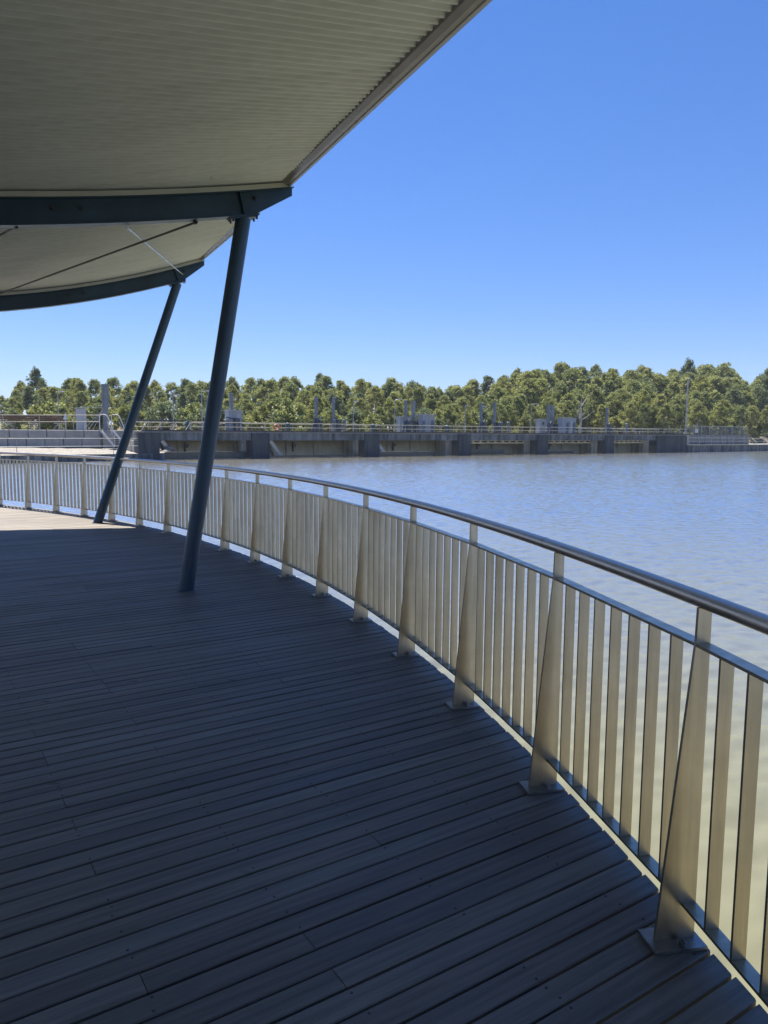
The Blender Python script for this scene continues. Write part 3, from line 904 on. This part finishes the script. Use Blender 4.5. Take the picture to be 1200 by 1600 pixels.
def cabin(u0, u1, v0, v1, h, label, louvre=False):
    t = thing('cabin', label, 'cabin', tuple(W((u0 + u1) / 2, v0, DECK_Z)), 'control cabins on the weir deck')
    mb = MB(); wbox(mb, u0, u1, v0, v1, DECK_Z, h - 0.1); mb.build('wall', M['hut'], t)
    mb = MB()
    n_ = max(2, int((u1 - u0) / 0.55))
    for k in range(n_ + 1):
        u = u0 + (u1 - u0) * k / n_
        wbox(mb, u - 0.03, u + 0.03, v0 - 0.03, v0, DECK_Z, h - 0.1)
    mb.build('cladding_rib', M['hut'], t)
    mb = MB()
    a = [W(u0 - 0.12, v0 - 0.2, h - 0.1), W(u1 + 0.12, v0 - 0.2, h - 0.1), W(u1 + 0.12, v0 - 0.2, h + 0.02), W(u0 - 0.12, v0 - 0.2, h + 0.06)]
    mb.prism(a, WV * (v1 - v0 + 0.4)); mb.build('roof', M['hut_roof'], t)
    mb = MB(); wbox(mb, u0 + (u1 - u0) * .55, u0 + (u1 - u0) * .85, v0 - 0.04, v0 - 0.005, DECK_Z + 0.1, h - 0.5); mb.build('door', M['galv'], t)
    if louvre:
        mb = MB(); wbox(mb, u0 + (u1 - u0) * .3, u0 + (u1 - u0) * .52, v0 - 0.05, v0 - 0.01, h - 0.95, h - 0.5); mb.build('window', M['dark_metal'], t)
    return t
cabin(-3.85, -2.1, 3.6, 4.9, 4.26, 'light grey cabin with a flat white roof, leftmost on the weir')
cabin(24.75, 26.6, 5.4, 6.4, 3.94, 'small white-roofed cabin behind a braced mast at mid weir', True)
cabin(27.7, 30.0, 3.6, 4.8, 4.3, 'larger grey ribbed cabin at mid weir beside two bollards')
cabin(55.1, 57.1, 5.4, 6.4, 4.04, 'small white-roofed cabin with a dark window, right part of weir', True)
cabin(58.9, 62.4, 3.6, 4.8, 4.36, 'widest pale grey cabin, rightmost on the weir')

def lamp_pole(p, h, label, arm=0.55, pole_mat='galv', r=0.07, name='light_pole', dirv=None):
    t = thing(name, label, 'light pole', tuple(p), 'light poles along the weir')
    p = Vector(p); d = dirv if dirv else Vector((1, 0, 0))
    MB().cyl(p, p + Vector((0, 0, h)), r, r * 0.7, 10).build('pole', M[pole_mat], t)
    tip = p + Vector((0, 0, h))
    MB().tube([tip - Vector((0, 0, .05)), tip + d * (arm * .4) + Vector((0, 0, .05)), tip + d * arm + Vector((0, 0, .08))], 0.035, 6).build('arm', M[pole_mat], t)
    mb = MB(); c = tip + d * (arm + 0.15) + Vector((0, 0, 0.08))
    sd = d.cross(Vector((0, 0, 1)))
    loop = [c - d * .3 + Vector((0, 0, -.05)), c + d * .3 + Vector((0, 0, -.07)), c + d * .33 + Vector((0, 0, .03)), c + d * .1 + Vector((0, 0, .12)), c - d * .28 + Vector((0, 0, .1))]
    mb.prism([q - sd * 0.15 for q in loop], sd * 0.3); mb.build('lamp_head', M['lamp_glass'], t)
    return t
for u, v, ht, lb, ar in ((-10.34, 6, 5.97, 'short light pole above the cream truss parapet', .35), (-6.54, 6, 6.58, 'light pole half hidden by the nearer canopy column', .55),
                     (16.63, 6, 5.95, 'pale light pole just right of the second pair of masts', .4), (24.13, 6, 6.46, 'light pole with its arm to the right beside the small mid-weir cabin', .6),
                     (38.28, 6, 5.86, 'thin light pole between the mid-weir cabin and the third mast pair', .12), (42.0, 6.3, 5.89, 'cream light pole between the masts of the third pair', .6),
                     (54.0, 6.5, 6.62, 'light pole behind the small right-hand cabin, arm to the right', .6)):
    lamp_pole(W(u, v, DECK_Z), ht - DECK_Z, lb, ar, 'cream' if u > 40 else 'galv')
lamp_pole(W(97.6, 4.8, 1.42), 11.5, 'tall grey floodlight pole at the right end of the weir', 0.12, 'galv', 0.16)
lamp_pole(Vector((-45.4, 104, 1.3)), 5.4, 'light pole behind the rusty beams at the far left', 0.35)

for u, hh, lb in ((-4.51, 3.05, 'blue-grey bollard in front of the leftmost cabin'), (-3.03, 3.05, 'capped bollard at the right corner of the leftmost cabin'),
              (11.48, 3.31, 'bollard below the right mast of the pair by the lifebuoy'), (13.05, 3.34, 'capped bollard right of the mast pair by the lifebuoy'),
              (27.13, 3.37, 'leaning bollard in front of the larger mid-weir cabin'), (28.86, 3.4, 'capped bollard at the right corner of the larger mid-weir cabin'),
              (43.08, 3.41, 'first capped bollard right of the third mast pair'), (44.7, 3.43, 'second capped bollard right of the third mast pair'),
              (59.09, 3.53, 'capped bollard in front of the widest cabin'), (60.86, 3.55, 'capped bollard at the right corner of the widest cabin'), (75.34, 3.6, 'lone capped bollard right of the last mast')):
    u += 0.4 + 0.012 * u
    t = thing('bollard', lb, 'bollard', tuple(W(u, 3.5, DECK_Z)), 'bollards on the weir deck')
    MB().cyl(W(u, 3.5, DECK_Z), W(u, 3.5, hh - 0.12), 0.24, 0.22, 12).build('body', M['mast'], t)
    MB().cyl(W(u, 3.5, hh - 0.12), W(u, 3.5, hh + 0.05), 0.28, 0.2, 12).build('cap', M['galv'], t)
for u, lb in ((-9.43, 'teal actuator stand beside the truss parapet, left of the near column'), (4.56, 'dark actuator stand right of the orange lifebuoy'),
          (18.49, 'dark actuator stand above the second pier'), (32.45, 'dark actuator stand right of the mid-weir cabin')):
    t = thing('valve_actuator', lb, 'machine', tuple(W(u, 3.5, DECK_Z)), 'actuators on the weir deck')
    mb = MB(); wbox(mb, u - 0.22, u + 0.22, 3.3, 3.7, DECK_Z, DECK_Z + 0.8); mb.build('stand', M['teal'], t)
    mb = MB(); mb.cyl(W(u, 3.3, DECK_Z + 1.0), W(u, 3.8, DECK_Z + 1.0), 0.26, 0.26, 12); mb.cyl(W(u - .35, 3.5, DECK_Z + .85), W(u + .35, 3.5, DECK_Z + .85), 0.13, 0.13, 10); mb.build('motor', M['teal'], t)
    mb = MB(); mb.cyl(W(u, 3.5, DECK_Z + 1.2), W(u, 3.5, DECK_Z + 1.3), 0.12, 0.05, 10); mb.build('cap', M['white'], t)

# lifebuoy on the railing
lb = thing('lifebuoy', 'orange ring lifebuoy hanging on the weir railing', 'lifebuoy', tuple(W(1.33, 0.42, 2.05)))
def ring(mb, c, RR_, r, a0, a1, nn=24, k=10):
    vs = []
    for i in range(nn + 1):
        t = a0 + (a1 - a0) * i / nn
        o = WU * math.cos(t) + Vector((0, 0, math.sin(t)))
        for j in range(k):
            s = 2 * math.pi * j / k
            vs.append(c + o * (RR_ + r * math.cos(s)) + WV * (r * math.sin(s)))
    mb.add(vs, [(i * k + j, i * k + (j + 1) % k, (i + 1) * k + (j + 1) % k, (i + 1) * k + j) for i in range(nn) for j in range(k)], True)
mb = MB(); ring(mb, W(1.33, 0.42, 2.08), 0.36, 0.10, 0, 2 * math.pi); mb.build('ring', M['orange'], lb)
for q in range(4):
    mb = MB(); a = q * math.pi / 2 + 0.78; ring(mb, W(1.33, 0.42, 2.08), 0.36, 0.106, a - 0.16, a + 0.16, 5); mb.build('band', M['white'], lb)

# chain fence and right hand rails
cf = thing('chain_fence', 'tall chain-wire fence with grey posts above the panel wall', 'fence', tuple(W(104, 1.9, 1.5)))
for v, nn in ((1.9, 9), (5.5, 7)):
    for k in range(nn):
        u = 93.0 + 23.0 * k / (nn - 1)
        MB().cyl(W(u, v, 1.40), W(u, v, 3.42), 0.06, 0.06, 8).build('post', M['galv'], cf)
mb = MB()
for k in range(150):
    u = 93.0 + 23.0 * k / 149
    mb.bar(W(u, 1.93, 1.5), W(u, 1.93, 3.3), 0.018, 0.018, WV)
for k in range(12):
    mb.bar(W(93, 1.93, 1.55 + k * 0.158), W(116, 1.93, 1.55 + k * 0.158), 0.018, 0.018)
tag(mb.build('wire_mesh', M['mast'], cf), kind='stuff')
MB().cyl(W(93, 1.9, 3.3), W(116, 1.9, 3.3), 0.04, 0.04, 6).build('top_rail', M['galv'], cf)
sg = thing('fence_sign', 'small white blank-looking sign on the chain fence', 'sign', tuple(W(96.8, 1.82, 2.2)))
mb = MB(); wbox(mb, 96.3, 97.4, 1.80, 1.83, 1.95, 2.75); mb.build('panel', M['white'], sg)
rail_run('ledge_railing', 'thin grey railing on the low ledge in front of the panel wall', 91.4, 124.0, 0.1, -0.45, 1.35, 4.1, M['galv'])
rail_run('bank_railing', 'pale railing at the far right end of the ledge', 117.5, 140.0, 2.4, -0.45, 1.3, 3.2, M['galv'])

# ------------------------------------------------------------------ left bank works
quay = bpy.data.objects.new('gravel_quay', None); COL.objects.link(quay); OFF[quay] = Vector((0, 0, 0))
tag(quay, 'pale gravel quay with a dark vertical wall at the left shore', 'quay', kind='structure')
QA, QB = Vector((-26.0, 87.8, 0)), Vector((-66.0, 52.0, 0))
QC, QD = Vector((-27.5, 93.5, 0)), Vector((-75.0, 93.5, 0))
def P3(p, z): return Vector((p.x, p.y, z))
mb = MB()
inw = Vector((-0.25, 0.3, 0))
mb.add([P3(QA, -5), P3(QB, -5), P3(QB, -1.12), P3(QA, -1.12), P3(QC, -5), P3(QC, -0.9), P3(QD, -5), P3(QD, -0.62)],
       [(1, 0, 3, 2), (0, 4, 5, 3)])
mb.build('quay_wall', M['concrete_dark'], quay)
mb = MB(); vs = []; nxq, nyq = 40, 8
for j in range(nyq + 1):
    for i in range(nxq + 1):
        a = QA.lerp(QB, i / nxq); b_ = QC.lerp(QD, i / nxq)
        p = a.lerp(b_, j / nyq); z = -1.12 + (0.52 * j / nyq) + (rnd.uniform(-.05, .05) if 0 < j else 0)
        vs.append(P3(p, z))
mb.add(vs, [(j * (nxq + 1) + i, (j + 1) * (nxq + 1) + i, (j + 1) * (nxq + 1) + i + 1, j * (nxq + 1) + i + 1) for j in range(nyq) for i in range(nxq)], True)
mb.build('gravel_top', M['gravel'], quay)

yard = MB(); yard.prism([(-75, 93.2, -2), (-29.6, 93.2, -2), (-29.0, 96.5, -2), (-33, 118, -2), (-75, 118, -2)], (0, 0, 3.5))
tag(yard.build('yard', M['concrete_light']), 'pale concrete yard above the block wall', 'yard', kind='structure')

bw = thing('block_wall', 'two-course retaining wall of big grey concrete blocks on the left bank', 'wall', (-44, 92, -0.6))
rk = random.Random(3)
for course, (zb, zt, off, xr) in enumerate(((-0.64, 0.46, 0.0, -35.1), (0.50, 1.53, 1.15, -35.3))):
    x = xr
    while x > -58:
        wd = 2.3 if not (x == xr and course == 1) else 1.9
        j = rk.uniform(-0.05, 0.05)
        x0, x1 = x - wd + 0.035, x - 0.035
        yf = 92.0 + j + (0.10 if course else 0)
        c = 0.06
        # chamfered face
        mb = MB()
        mb.add([(x0 + c, yf, zb + c), (x1 - c, yf, zb + c), (x1 - c, yf, zt - c), (x0 + c, yf, zt - c),
                (x0, yf + c, zb), (x1, yf + c, zb), (x1, yf + c, zt), (x0, yf + c, zt),
                (x0, yf + 1.0, zb), (x1, yf + 1.0, zb), (x1, yf + 1.0, zt), (x0, yf + 1.0, zt)],
               [(0, 1, 2, 3), (0, 4, 5, 1), (1, 5, 6, 2), (2, 6, 7, 3), (3, 7, 4, 0), (4, 8, 9, 5), (5, 9, 10, 6), (6, 10, 11, 7), (7, 11, 8, 4), (8, 11, 10, 9)])
        mb.build('block', M['block'], bw)
        x -= wd
for (x0, x1, zb, zt) in ((-35.0, -33.6, -0.64, 1.2), (-31.4, -30.4, -0.64, 0.95), (-30.36, -29.4, -0.64, 0.9)):
    MB().box(((x0 + x1) / 2, 92.9, (zb + zt) / 2), x1 - x0 - 0.05, 1.1, zt - zb).build('block', M['block'], bw)

def pipe_rail(name, label, pts_base, h, mat, mids=(0.55,), r=0.04, posts=None):
    t = thing(name, label, 'railing', tuple(pts_base[0]))
    for p in (posts or pts_base):
        p = Vector(p); MB().cyl(p, p + Vector((0, 0, h)), r, r, 6).build('post', mat, t)
    for nm, f in [('top_rail', 1.0)] + [('mid_rail', q) for q in mids]:
        MB().tube([Vector(p) + Vector((0, 0, h * f)) for p in pts_base], r, 6).build(nm, mat, t)
    return t
pipe_rail('yard_railing', 'cream two-bar railing on top of the block wall', [(-56, 92.3, 1.53), (-47.2, 92.3, 1.53), (-42.7, 92.3, 1.55), (-38.5, 92.3, 1.58), (-35.3, 92.3, 1.6)], 1.78, M['cream'], (0.55,))
qd = (QA - QB).normalized()
qp = [QA + (QB - QA) * f + Vector((-0.3, 0.35, -1.1)) for f in (0.015, 0.11, 0.30, 0.49, 0.68, 0.9)]
pipe_rail('quay_railing', 'thin two-bar railing along the edge of the gravel quay', qp, 1.72, M['galv'], (0.5,), 0.035)

st = thing('staircase', 'steep steel staircase with white tubular handrails climbing the block wall', 'staircase', (-32.8, 91.5, -0.5))
for k in range(9):
    f = k / 8
    x = -33.9 + f * 1.55; z = 1.45 - f * 1.85
    mb = MB(); mb.box((x + 0.5, 91.3, z), 1.5, 0.85, 0.05); mb.build('tread', M['galv'], st)
for dx in (0.0, 1.45):
    p0 = Vector((-34.55 + dx, 90.85, 1.5)); p1 = Vector((-32.9 + dx, 90.85, -0.45))
    mb = MB(); mb.bar(p0, p1, 0.07, 0.26); mb.build('stringer', M['white'], st)
    pts = [p0 + Vector((-0.15, 0, 0)), p0 + Vector((-0.15, 0, 1.75)), p0 + Vector((-0.05, 0, 1.92)), p0 + Vector((0.55, 0, 1.92)), p0 + Vector((0.8, 0, 1.75)), p1 + Vector((0.0, 0, 1.6)), p1]
    MB().tube(pts, 0.055, 8).build('handrail', M['white'], st)
    pts = [p0 + Vector((0.75, 0, 1.1)), p1 + Vector((0.0, 0, 0.85))]
    MB().tube(pts, 0.04, 8).build('mid_rail', M['white'], st)
tow = thing('gate_tower', 'tall grey steel tower with side stays above the staircase at left', 'tower', (-35.9, 96, 1.5))
MB().box((-35.85, 96, 3.0), 0.55, 0.5, 3.0).build('shaft', M['mast'], tow)
mb = MB(); mb.box((-35.85, 96, 5.9), 0.72, 0.6, 3.0)
for dz in (4.5, 5.4, 6.4, 7.2): mb.box((-35.85, 96, dz), 0.78, 0.64, 0.07)
mb.box((-36.05, 95.66, 5.9), 0.1, 0.08, 2.9); mb.build('head', M['mast'], tow)
mb = MB()
for x1 in (-38.6, -38.0, -37.4): mb.bar(Vector((x1, 95.6, 1.6)), Vector((-35.9, 95.8, 4.4)), 0.05, 0.05)
mb.bar(Vector((-38.0, 95.8, 4.45)), Vector((-34.6, 95.8, 4.45)), 0.06, 0.06)
mb.build('stay', M['galv'], tow)
ki = thing('kiosk', 'narrow pale grey kiosk beside the tower at left', 'kiosk', (-40.6, 100, 1.5))
MB().box((-40.65, 100, 2.93), 1.0, 1.0, 2.86).build('wall', M['hut'], ki)
MB().prism([(-41.3, 99.3, 4.36), (-39.98, 99.3, 4.46), (-39.98, 99.3, 4.56), (-41.3, 99.3, 4.46)], (0, 1.4, 0)).build('roof', M['hut_roof'], ki)
MB().box((-40.25, 99.48, 2.7), 0.08, 0.04, 2.3).build('door_frame', M['galv'], ki)
mk = thing('marker_post', 'small white-topped marker post left of the kiosk', 'post', (-41.9, 98, 1.5))
MB().cyl((-41.9, 98, 1.5), (-41.9, 98, 3.0), 0.09, 0.09, 8).build('pole', M['galv'], mk)
MB().cyl((-41.9, 98, 2.9), (-41.9, 98, 3.75), 0.28, 0.05, 8).build('top', M['white'], mk)
sl = thing('beam_stack', 'stack of rusty steel stoplog beams on trestles at far left', 'beams', (-50, 100, 1.5))
for k, (zz, mt) in enumerate(((2.62, 'rust'), (2.98, 'rust_pale'), (3.30, 'rust_pale'))):
    MB().box((-52.2 + 0.15 * k, 100, zz), 19.0 - 1.2 * k, 1.4, 0.28).build('beam', M[mt], sl)
    MB().box((-52.2, 99.24, zz), 18.4 - 1.2 * k, 0.1, 0.12).build('beam_flange', M['rust'], sl)
for x in (-60, -56.5, -53.2, -49.9, -46.6, -43.4):
    mb = MB(); mb.bar(Vector((x - 0.8, 99.2, 1.5)), Vector((x, 99.2, 2.3)), 0.1, 0.12); mb.bar(Vector((x + 0.8, 99.2, 1.5)), Vector((x, 99.2, 2.3)), 0.1, 0.12)
    mb.box((x, 99.5, 2.4), 1.0, 0.9, 0.14); mb.build('trestle', M['cream'], sl)

# pale rock spill beside the first gate
sp = thing('rock_spill', 'pale rocks spilling down beside the gravel quay under the weir deck', 'rocks', tuple(W(-14, 3, -1.5)))
rk2 = random.Random(12)
for k in range(14):
    u = -14.8 + rk2.uniform(0, 3.0); v = 1.4 + rk2.uniform(0, 3); z = -1.6 + (v - 1.4) * 0.35 + rk2.uniform(0, 0.5); s = rk2.uniform(0.35, 0.8)
    mb = MB(); vs = []
    for a in range(5):
        ph = -math.pi / 2 + math.pi * a / 4
        for b_ in range(7):
            t = 2 * math.pi * b_ / 7; rr = s * rk2.uniform(0.75, 1.1)
            vs.append(W(u, v, z) + Vector((rr * math.cos(ph) * math.cos(t), rr * math.cos(ph) * math.sin(t), rr * 0.7 * math.sin(ph))))
    mb.add(vs, [(a * 7 + b_, a * 7 + (b_ + 1) % 7, (a + 1) * 7 + (b_ + 1) % 7, (a + 1) * 7 + b_) for a in range(4) for b_ in range(7)])
    mb.build('rock', M['concrete_light'], sp)

# ------------------------------------------------------------------ forest
def gum_tree(seed, mat, slim=1.0, nclump=84, leaves=72, low=0.24, H=14.0, spread=3.7):
    r = random.Random(seed)
    root = bpy.data.objects.new('gum_tree', None); COL.objects.link(root); OFF[root] = Vector((0, 0, 0))
    tr = MB()
    lean = Vector((r.uniform(-.06, .06), r.uniform(-.06, .06), 0))
    fork = H * r.uniform(0.30, 0.42)
    def tp(z): return lean * z + Vector((0.15 * math.sin(z * .7 + seed), 0.15 * math.cos(z * .5 + seed), z))
    tr.tube([tp(fork * k / 4) for k in range(5)] + [tp(fork + (H * .75 - fork) * k / 3) for k in range(1, 4)], 0.2, 7, True, [0.30, 0.26, 0.23, 0.21, 0.19, 0.13, 0.09, 0.05])
    clumps = []
    for k in range(nclump):
        f = low + (1.0 - low) * ((k + r.random()) / nclump) ** 0.85
        g_ = (f - low) / (1 - low)
        env = spread * slim * (0.55 + 0.45 * math.sin(math.pi * min(1, g_ * 0.9 + 0.1))) * math.sqrt(max(0.06, 1 - max(0, g_ - 0.45) ** 2 / 0.33))
        a = r.uniform(0, 2 * math.pi); rad = env * math.sqrt(r.uniform(0.12, 1.0))
        c = tp(H * f) ; c = Vector((c.x + rad * math.cos(a), c.y + rad * math.sin(a), H * f + r.uniform(-.4, .4)))
        clumps.append((c, r.uniform(0.5, 1.15) * (0.85 + 0.25 * slim)))
        if k % 5 == 0:
            z0 = max(fork * 0.8, c.z - rad * 1.1 - 0.8)
            tr.tube([tp(min(z0, H * .7)), tp(min(z0, H * .7)).lerp(c, 0.5) + Vector((0, 0, 0.25)), c], 0.07, 5, False, [0.10, 0.07, 0.03])
    cro = MB(); tints = []
    for (c, s) in clumps:
        ct = r.random()
        for q in range(leaves):
            # points on and in a flattened, drooping tuft
            d = Vector((r.gauss(0, 1), r.gauss(0, 1), r.gauss(0, 1))).normalized()
            rad = s * (r.random() ** 0.45)
            p = c + Vector((d.x * rad, d.y * rad, d.z * rad * 0.72 - 0.12 * (d.x * d.x + d.y * d.y) * s))
            L = r.uniform(0.34, 0.62); wd = L * r.uniform(0.4, 0.7)
            ax = Vector((r.gauss(0, .6) + d.x * .5, r.gauss(0, .6) + d.y * .5, r.gauss(-0.35, .6))).normalized()
            sd = ax.cross(Vector((r.gauss(0, 1), r.gauss(0, 1), r.gauss(0, 1)))).normalized()
            cro.add([p - ax * (L / 2), p + sd * (wd / 2), p + ax * (L / 2), p - sd * (wd / 2)], [(0, 1, 2, 3)])
            tv = max(0.0, min(1.0, ct * 0.6 + r.random() * 0.4))
            tints += [(tv, tv, tv)] * 4
    t_ = tr.build('trunk', M['bark'], root)
    cro.build('crown', mat, root, tint=lambda i: tints[i])
    return root
protos = {
    'olive': [gum_tree(11, M['leaf']), gum_tree(12, M['leaf'], 0.85), gum_tree(13, M['leaf'], 1.15, 96), gum_tree(14, M['leaf'], 1.0, 66, 74, 0.42), gum_tree(19, M['leaf'], 1.2, 100, 70, 0.16)],
    'dark': [gum_tree(15, M['leaf_dark'], 0.8), gum_tree(16, M['leaf_dark'], 1.05)],
    'bright': [gum_tree(17, M['leaf_bright'], 1.1, 80, 72, 0.30)],
    'bush': [gum_tree(18, M['leaf'], 1.7, 22, 110, 0.03, 5.0, 1.9), gum_tree(20, M['leaf_dark'], 1.6, 20, 110, 0.03, 5.0, 1.8)],
}
used = set()
def plant(kind, x, y, h, label, group, rr, name=None):
    pr_ = rr.choice(protos[kind])
    H0 = 5.0 if kind == 'bush' else 14.0
    if pr_ not in used: o = pr_; used.add(pr_)
    else: o = copy_tree(pr_)
    o.location = (x, y, ground_z(x, y) - 0.15)
    s = h / H0
    o.rotation_euler = (0, 0, rr.uniform(0, 6.28)); o.scale = (s * rr.uniform(0.88, 1.12), s * rr.uniform(0.88, 1.12), s)
    if name: o.name = name
    tag(o, label, 'bush' if kind == 'bush' else 'tree', group)
    return o

PROF = [(-60, 640), (0, 625), (20, 612), (40, 595), (55, 586), (75, 592), (130, 593), (190, 594), (250, 600), (290, 597), (360, 594), (430, 591), (480, 597), (500, 591),
        (545, 598), (600, 593), (650, 600), (690, 605), (720, 600), (760, 586), (800, 579), (840, 574), (870, 569), (900, 575), (940, 576), (1000, 577),
        (1035, 588), (1068, 571), (1130, 571), (1160, 580), (1195, 586), (1260, 590)]
def prof_y(px):
    for (a, ya), (b_, yb) in zip(PROF[:-1], PROF[1:]):
        if a <= px <= b_: return ya + (yb - ya) * (px - a) / (b_ - a)
    return PROF[0][1] if px < 0 else PROF[-1][1]
def top_for(x, y):
    px = 600 + FOCAL * x / (y * 1.0)
    hor = 674.9 + (px - 600) * 0.008
    return 1.6 + (hor - prof_y(px)) / FOCAL * y

rt_ = random.Random(99)
ROWS = [(0, 16, 0.50, 'front'), (1, 25, 0.66, 'mid'), (2, 36, 0.80, 'mid'), (3, 50, 0.93, 'back'), (4, 66, 1.0, 'back')]
LAND = [(70, 'the rusty beam stack'), (150, 'the kiosk'), (200, 'the gate tower'), (300, 'the truss parapet'), (345, 'the nearer column'), (400, 'the leftmost cabin'),
        (470, 'the orange lifebuoy'), (540, 'the first mast pair'), (620, 'the second pier'), (690, 'the mid-weir cabins'), (745, 'the third pier'), (800, 'the third mast pair'),
        (845, 'the fourth pier'), (905, 'the right-hand cabins'), (965, 'the last mast'), (1050, 'the last gate'), (1092, 'the tall floodlight pole'), (1185, 'the chain fence'), (2000, 'the far right ledge')]
ROWP = ['at the forest foot behind', 'in the lower forest behind', 'in mid forest above', 'in the upper forest above', 'on the skyline above']
ROWG = ['front row of the forest', 'lower forest', 'middle of the forest', 'upper forest', 'forest skyline']
ORD = ['leftmost', 'second', 'third', 'fourth', 'fifth', 'sixth', 'seventh', 'eighth', 'ninth', 'tenth', 'eleventh', 'twelfth', 'thirteenth', 'fourteenth', 'fifteenth', 'sixteenth', 'seventeenth', 'eighteenth']
ADJ = {'olive': 'olive', 'dark': 'dark green', 'bright': 'yellow-green'}
planted = {}
def note(o, px, key, what, where):
    lm = [nm for lim, nm in LAND if px <= lim][0]
    planted.setdefault((key, what, where, lm), []).append((px, o))
count = 0
for (ri, v, fr, cls) in ROWS:
    u = -120 - ri * 4
    while u < 215:
        step = 4.5 - ri * 0.15
        uu = u + rt_.uniform(-1.6, 1.6); vv = v + rt_.uniform(-4, 4) + (12 if uu < -35 else 0)
        p = W(uu, vv, 0)
        if p.x < -22 and p.y < 122 + ri * 14: p = p * ((rt_.uniform(120, 127) + ri * 14) / p.y)
        px = 600 + FOCAL * p.x / p.y
        u += step * rt_.uniform(0.85, 1.15) * (0.8 if uu < -5 else 1)
        if px < -45 or px > 1245: continue
        gz = ground_z(p.x, p.y)
        tt = top_for(p.x, p.y)
        f2 = fr * rt_.uniform(0.86, 1.04) if fr < 0.95 else rt_.uniform(0.92, 1.03)
        # heights are measured from the bank; on the hill the crowns climb with the ground
        zt = 1.6 + (tt - 1.6) * f2
        h = zt - gz
        if h < 3.2: h = 3.2 + rt_.uniform(0, 2)
        kind = rt_.choices(['olive', 'dark', 'bright'], [0.74, 0.16, 0.10])[0]
        if px > 700 and kind == 'dark' and rt_.random() < .5: kind = 'olive'
        o = plant(kind, p.x, p.y, h, None, ROWG[ri], rt_); count += 1
        note(o, px, ri, ADJ[kind] + ' gum tree', ROWP[ri])
# understorey along the bank
spots = []
for base_v, dens in ((13.2, 4.5), (21.0, 4.0)):
    u = -75
    while u < 200:
        vv = base_v + rt_.uniform(0, 4) + (5 if 76 < u < 118 else 0)
        spots.append((u, vv)); u += dens * rt_.uniform(0.8, 1.2)
for uu, vv in spots:
    p = W(uu, vv, 0)
    if p.x < -22 and p.y < 120: p = p * (rt_.uniform(118.5, 126) / p.y)
    px = 600 + FOCAL * p.x / p.y
    if px < -20 or px > 1220: continue
    o = plant('bush', p.x, p.y, rt_.uniform(2.4, 5.0), None, 'shrubs along the far bank', rt_, 'shrub')
    note(o, px, 9, 'low shrub', 'on the bank behind')
for (key, what, where, lm), lst in planted.items():
    lst.sort(key=lambda e: e[0])
    for i_, (px, o) in enumerate(lst):
        o['label'] = (what + ' ' + where + ' ' + lm) if len(lst) == 1 else (ORD[min(i_, 17)] + ' ' + what + ' ' + where + ' ' + lm)
# trees the photograph singles out
def special(px, D, ytop, kind, label, sx=1.0):
    x = (px - 600) / FOCAL * D
    hor = 674.9 + (px - 600) * 0.008
    zt = 1.6 + (hor - ytop) / FOCAL * D
    o = plant(kind, x, D, zt - ground_z(x, D), label, None, rt_)
    o.scale[0] *= sx; o.scale[1] *= sx
    return o
special(62, 172, 578, 'dark', 'tall dark tree standing above the skyline at far left', 0.75)
special(1068, 232, 566, 'dark', 'dark emergent tree above the skyline left of the hilltop', 0.7)
special(1003, 168, 612, 'bright', 'bright yellow-green gum tree with pale trunk left of the tall floodlight pole', 1.1)
special(302, 150, 633, 'bright', 'small yellow-green tree just left of the near canopy column', 1.0)
special(497, 205, 586, 'dark', 'dark spire-like tree above the left mast pair on the skyline', 0.6)
special(1184, 205, 578, 'dark', 'small dark flat-topped tree on the skyline at far right', 0.8)
def bare_tree(px, D, h, label, seed):
    r = random.Random(seed); x = (px - 600) / FOCAL * D; z0 = ground_z(x, D) - 0.1
    t = thing('dead_tree', label, 'tree', (x, D, z0))
    base = Vector((x, D, z0)); top = base + Vector((r.uniform(-1, 1), 0, h))
    MB().tube([base, base.lerp(top, .4) + Vector((.25, 0, 0)), base.lerp(top, .75), top], .1, 7, True, [0.26, 0.2, 0.13, 0.05]).build('trunk', M['dead_bark'], t)
    for k in range(6):
        f = r.uniform(0.4, 0.9); p = base.lerp(top, f); d = Vector((r.uniform(-1, 1), r.uniform(-.6, .2), r.uniform(.3, 1))).normalized()
        L = h * r.uniform(.2, .4)
        MB().tube([p, p + d * (L * .5) + Vector((0, 0, .1)), p + d * L + Vector((0, 0, .5))], .06, 6, True, [0.11, 0.07, 0.025]).build('limb', M['dead_bark'], t)
M['dead_bark'] = simple('bleached_wood', (0.5, 0.48, 0.44), 0.8, 0, 0.15)
bare_tree(1089, 158, 6.2, 'bleached dead gum tree behind the left part of the chain fence', 2)
bare_tree(902, 150, 7.5, 'bare pale dead tree just right of the widest cabin', 5)
bare_tree(996, 152, 8.0, 'forked pale bare tree left of the tall floodlight pole', 9)
bare_tree(420, 134, 6.5, 'thin bare dead tree behind the orange lifebuoy', 13)
for ks in protos.values():
    for o in ks:
        if o not in used:
            for ch in list(o.children): bpy.data.objects.remove(ch)
            bpy.data.objects.remove(o)

# ------------------------------------------------------------------ air
hz = MB().box((50, 105, 18), 1420, 880, 60)
hm = bpy.data.materials.new('thin_haze'); hm.use_nodes = True
hn = hm.node_tree; hn.nodes.remove(hn.nodes['Principled BSDF'])
pv = hn.nodes.new('ShaderNodeVolumePrincipled')
pv.inputs['Color'].default_value = (0.82, 0.90, 1.0, 1); pv.inputs['Density'].default_value = 0.00017; pv.inputs['Anisotropy'].default_value = 0.2
hn.links.new(pv.outputs[0], hn.nodes['Material Output'].inputs['Volume'])
ho = hz.build('haze', hm)
tag(ho, 'thin blue summer haze over the lake', 'haze', kind='stuff')
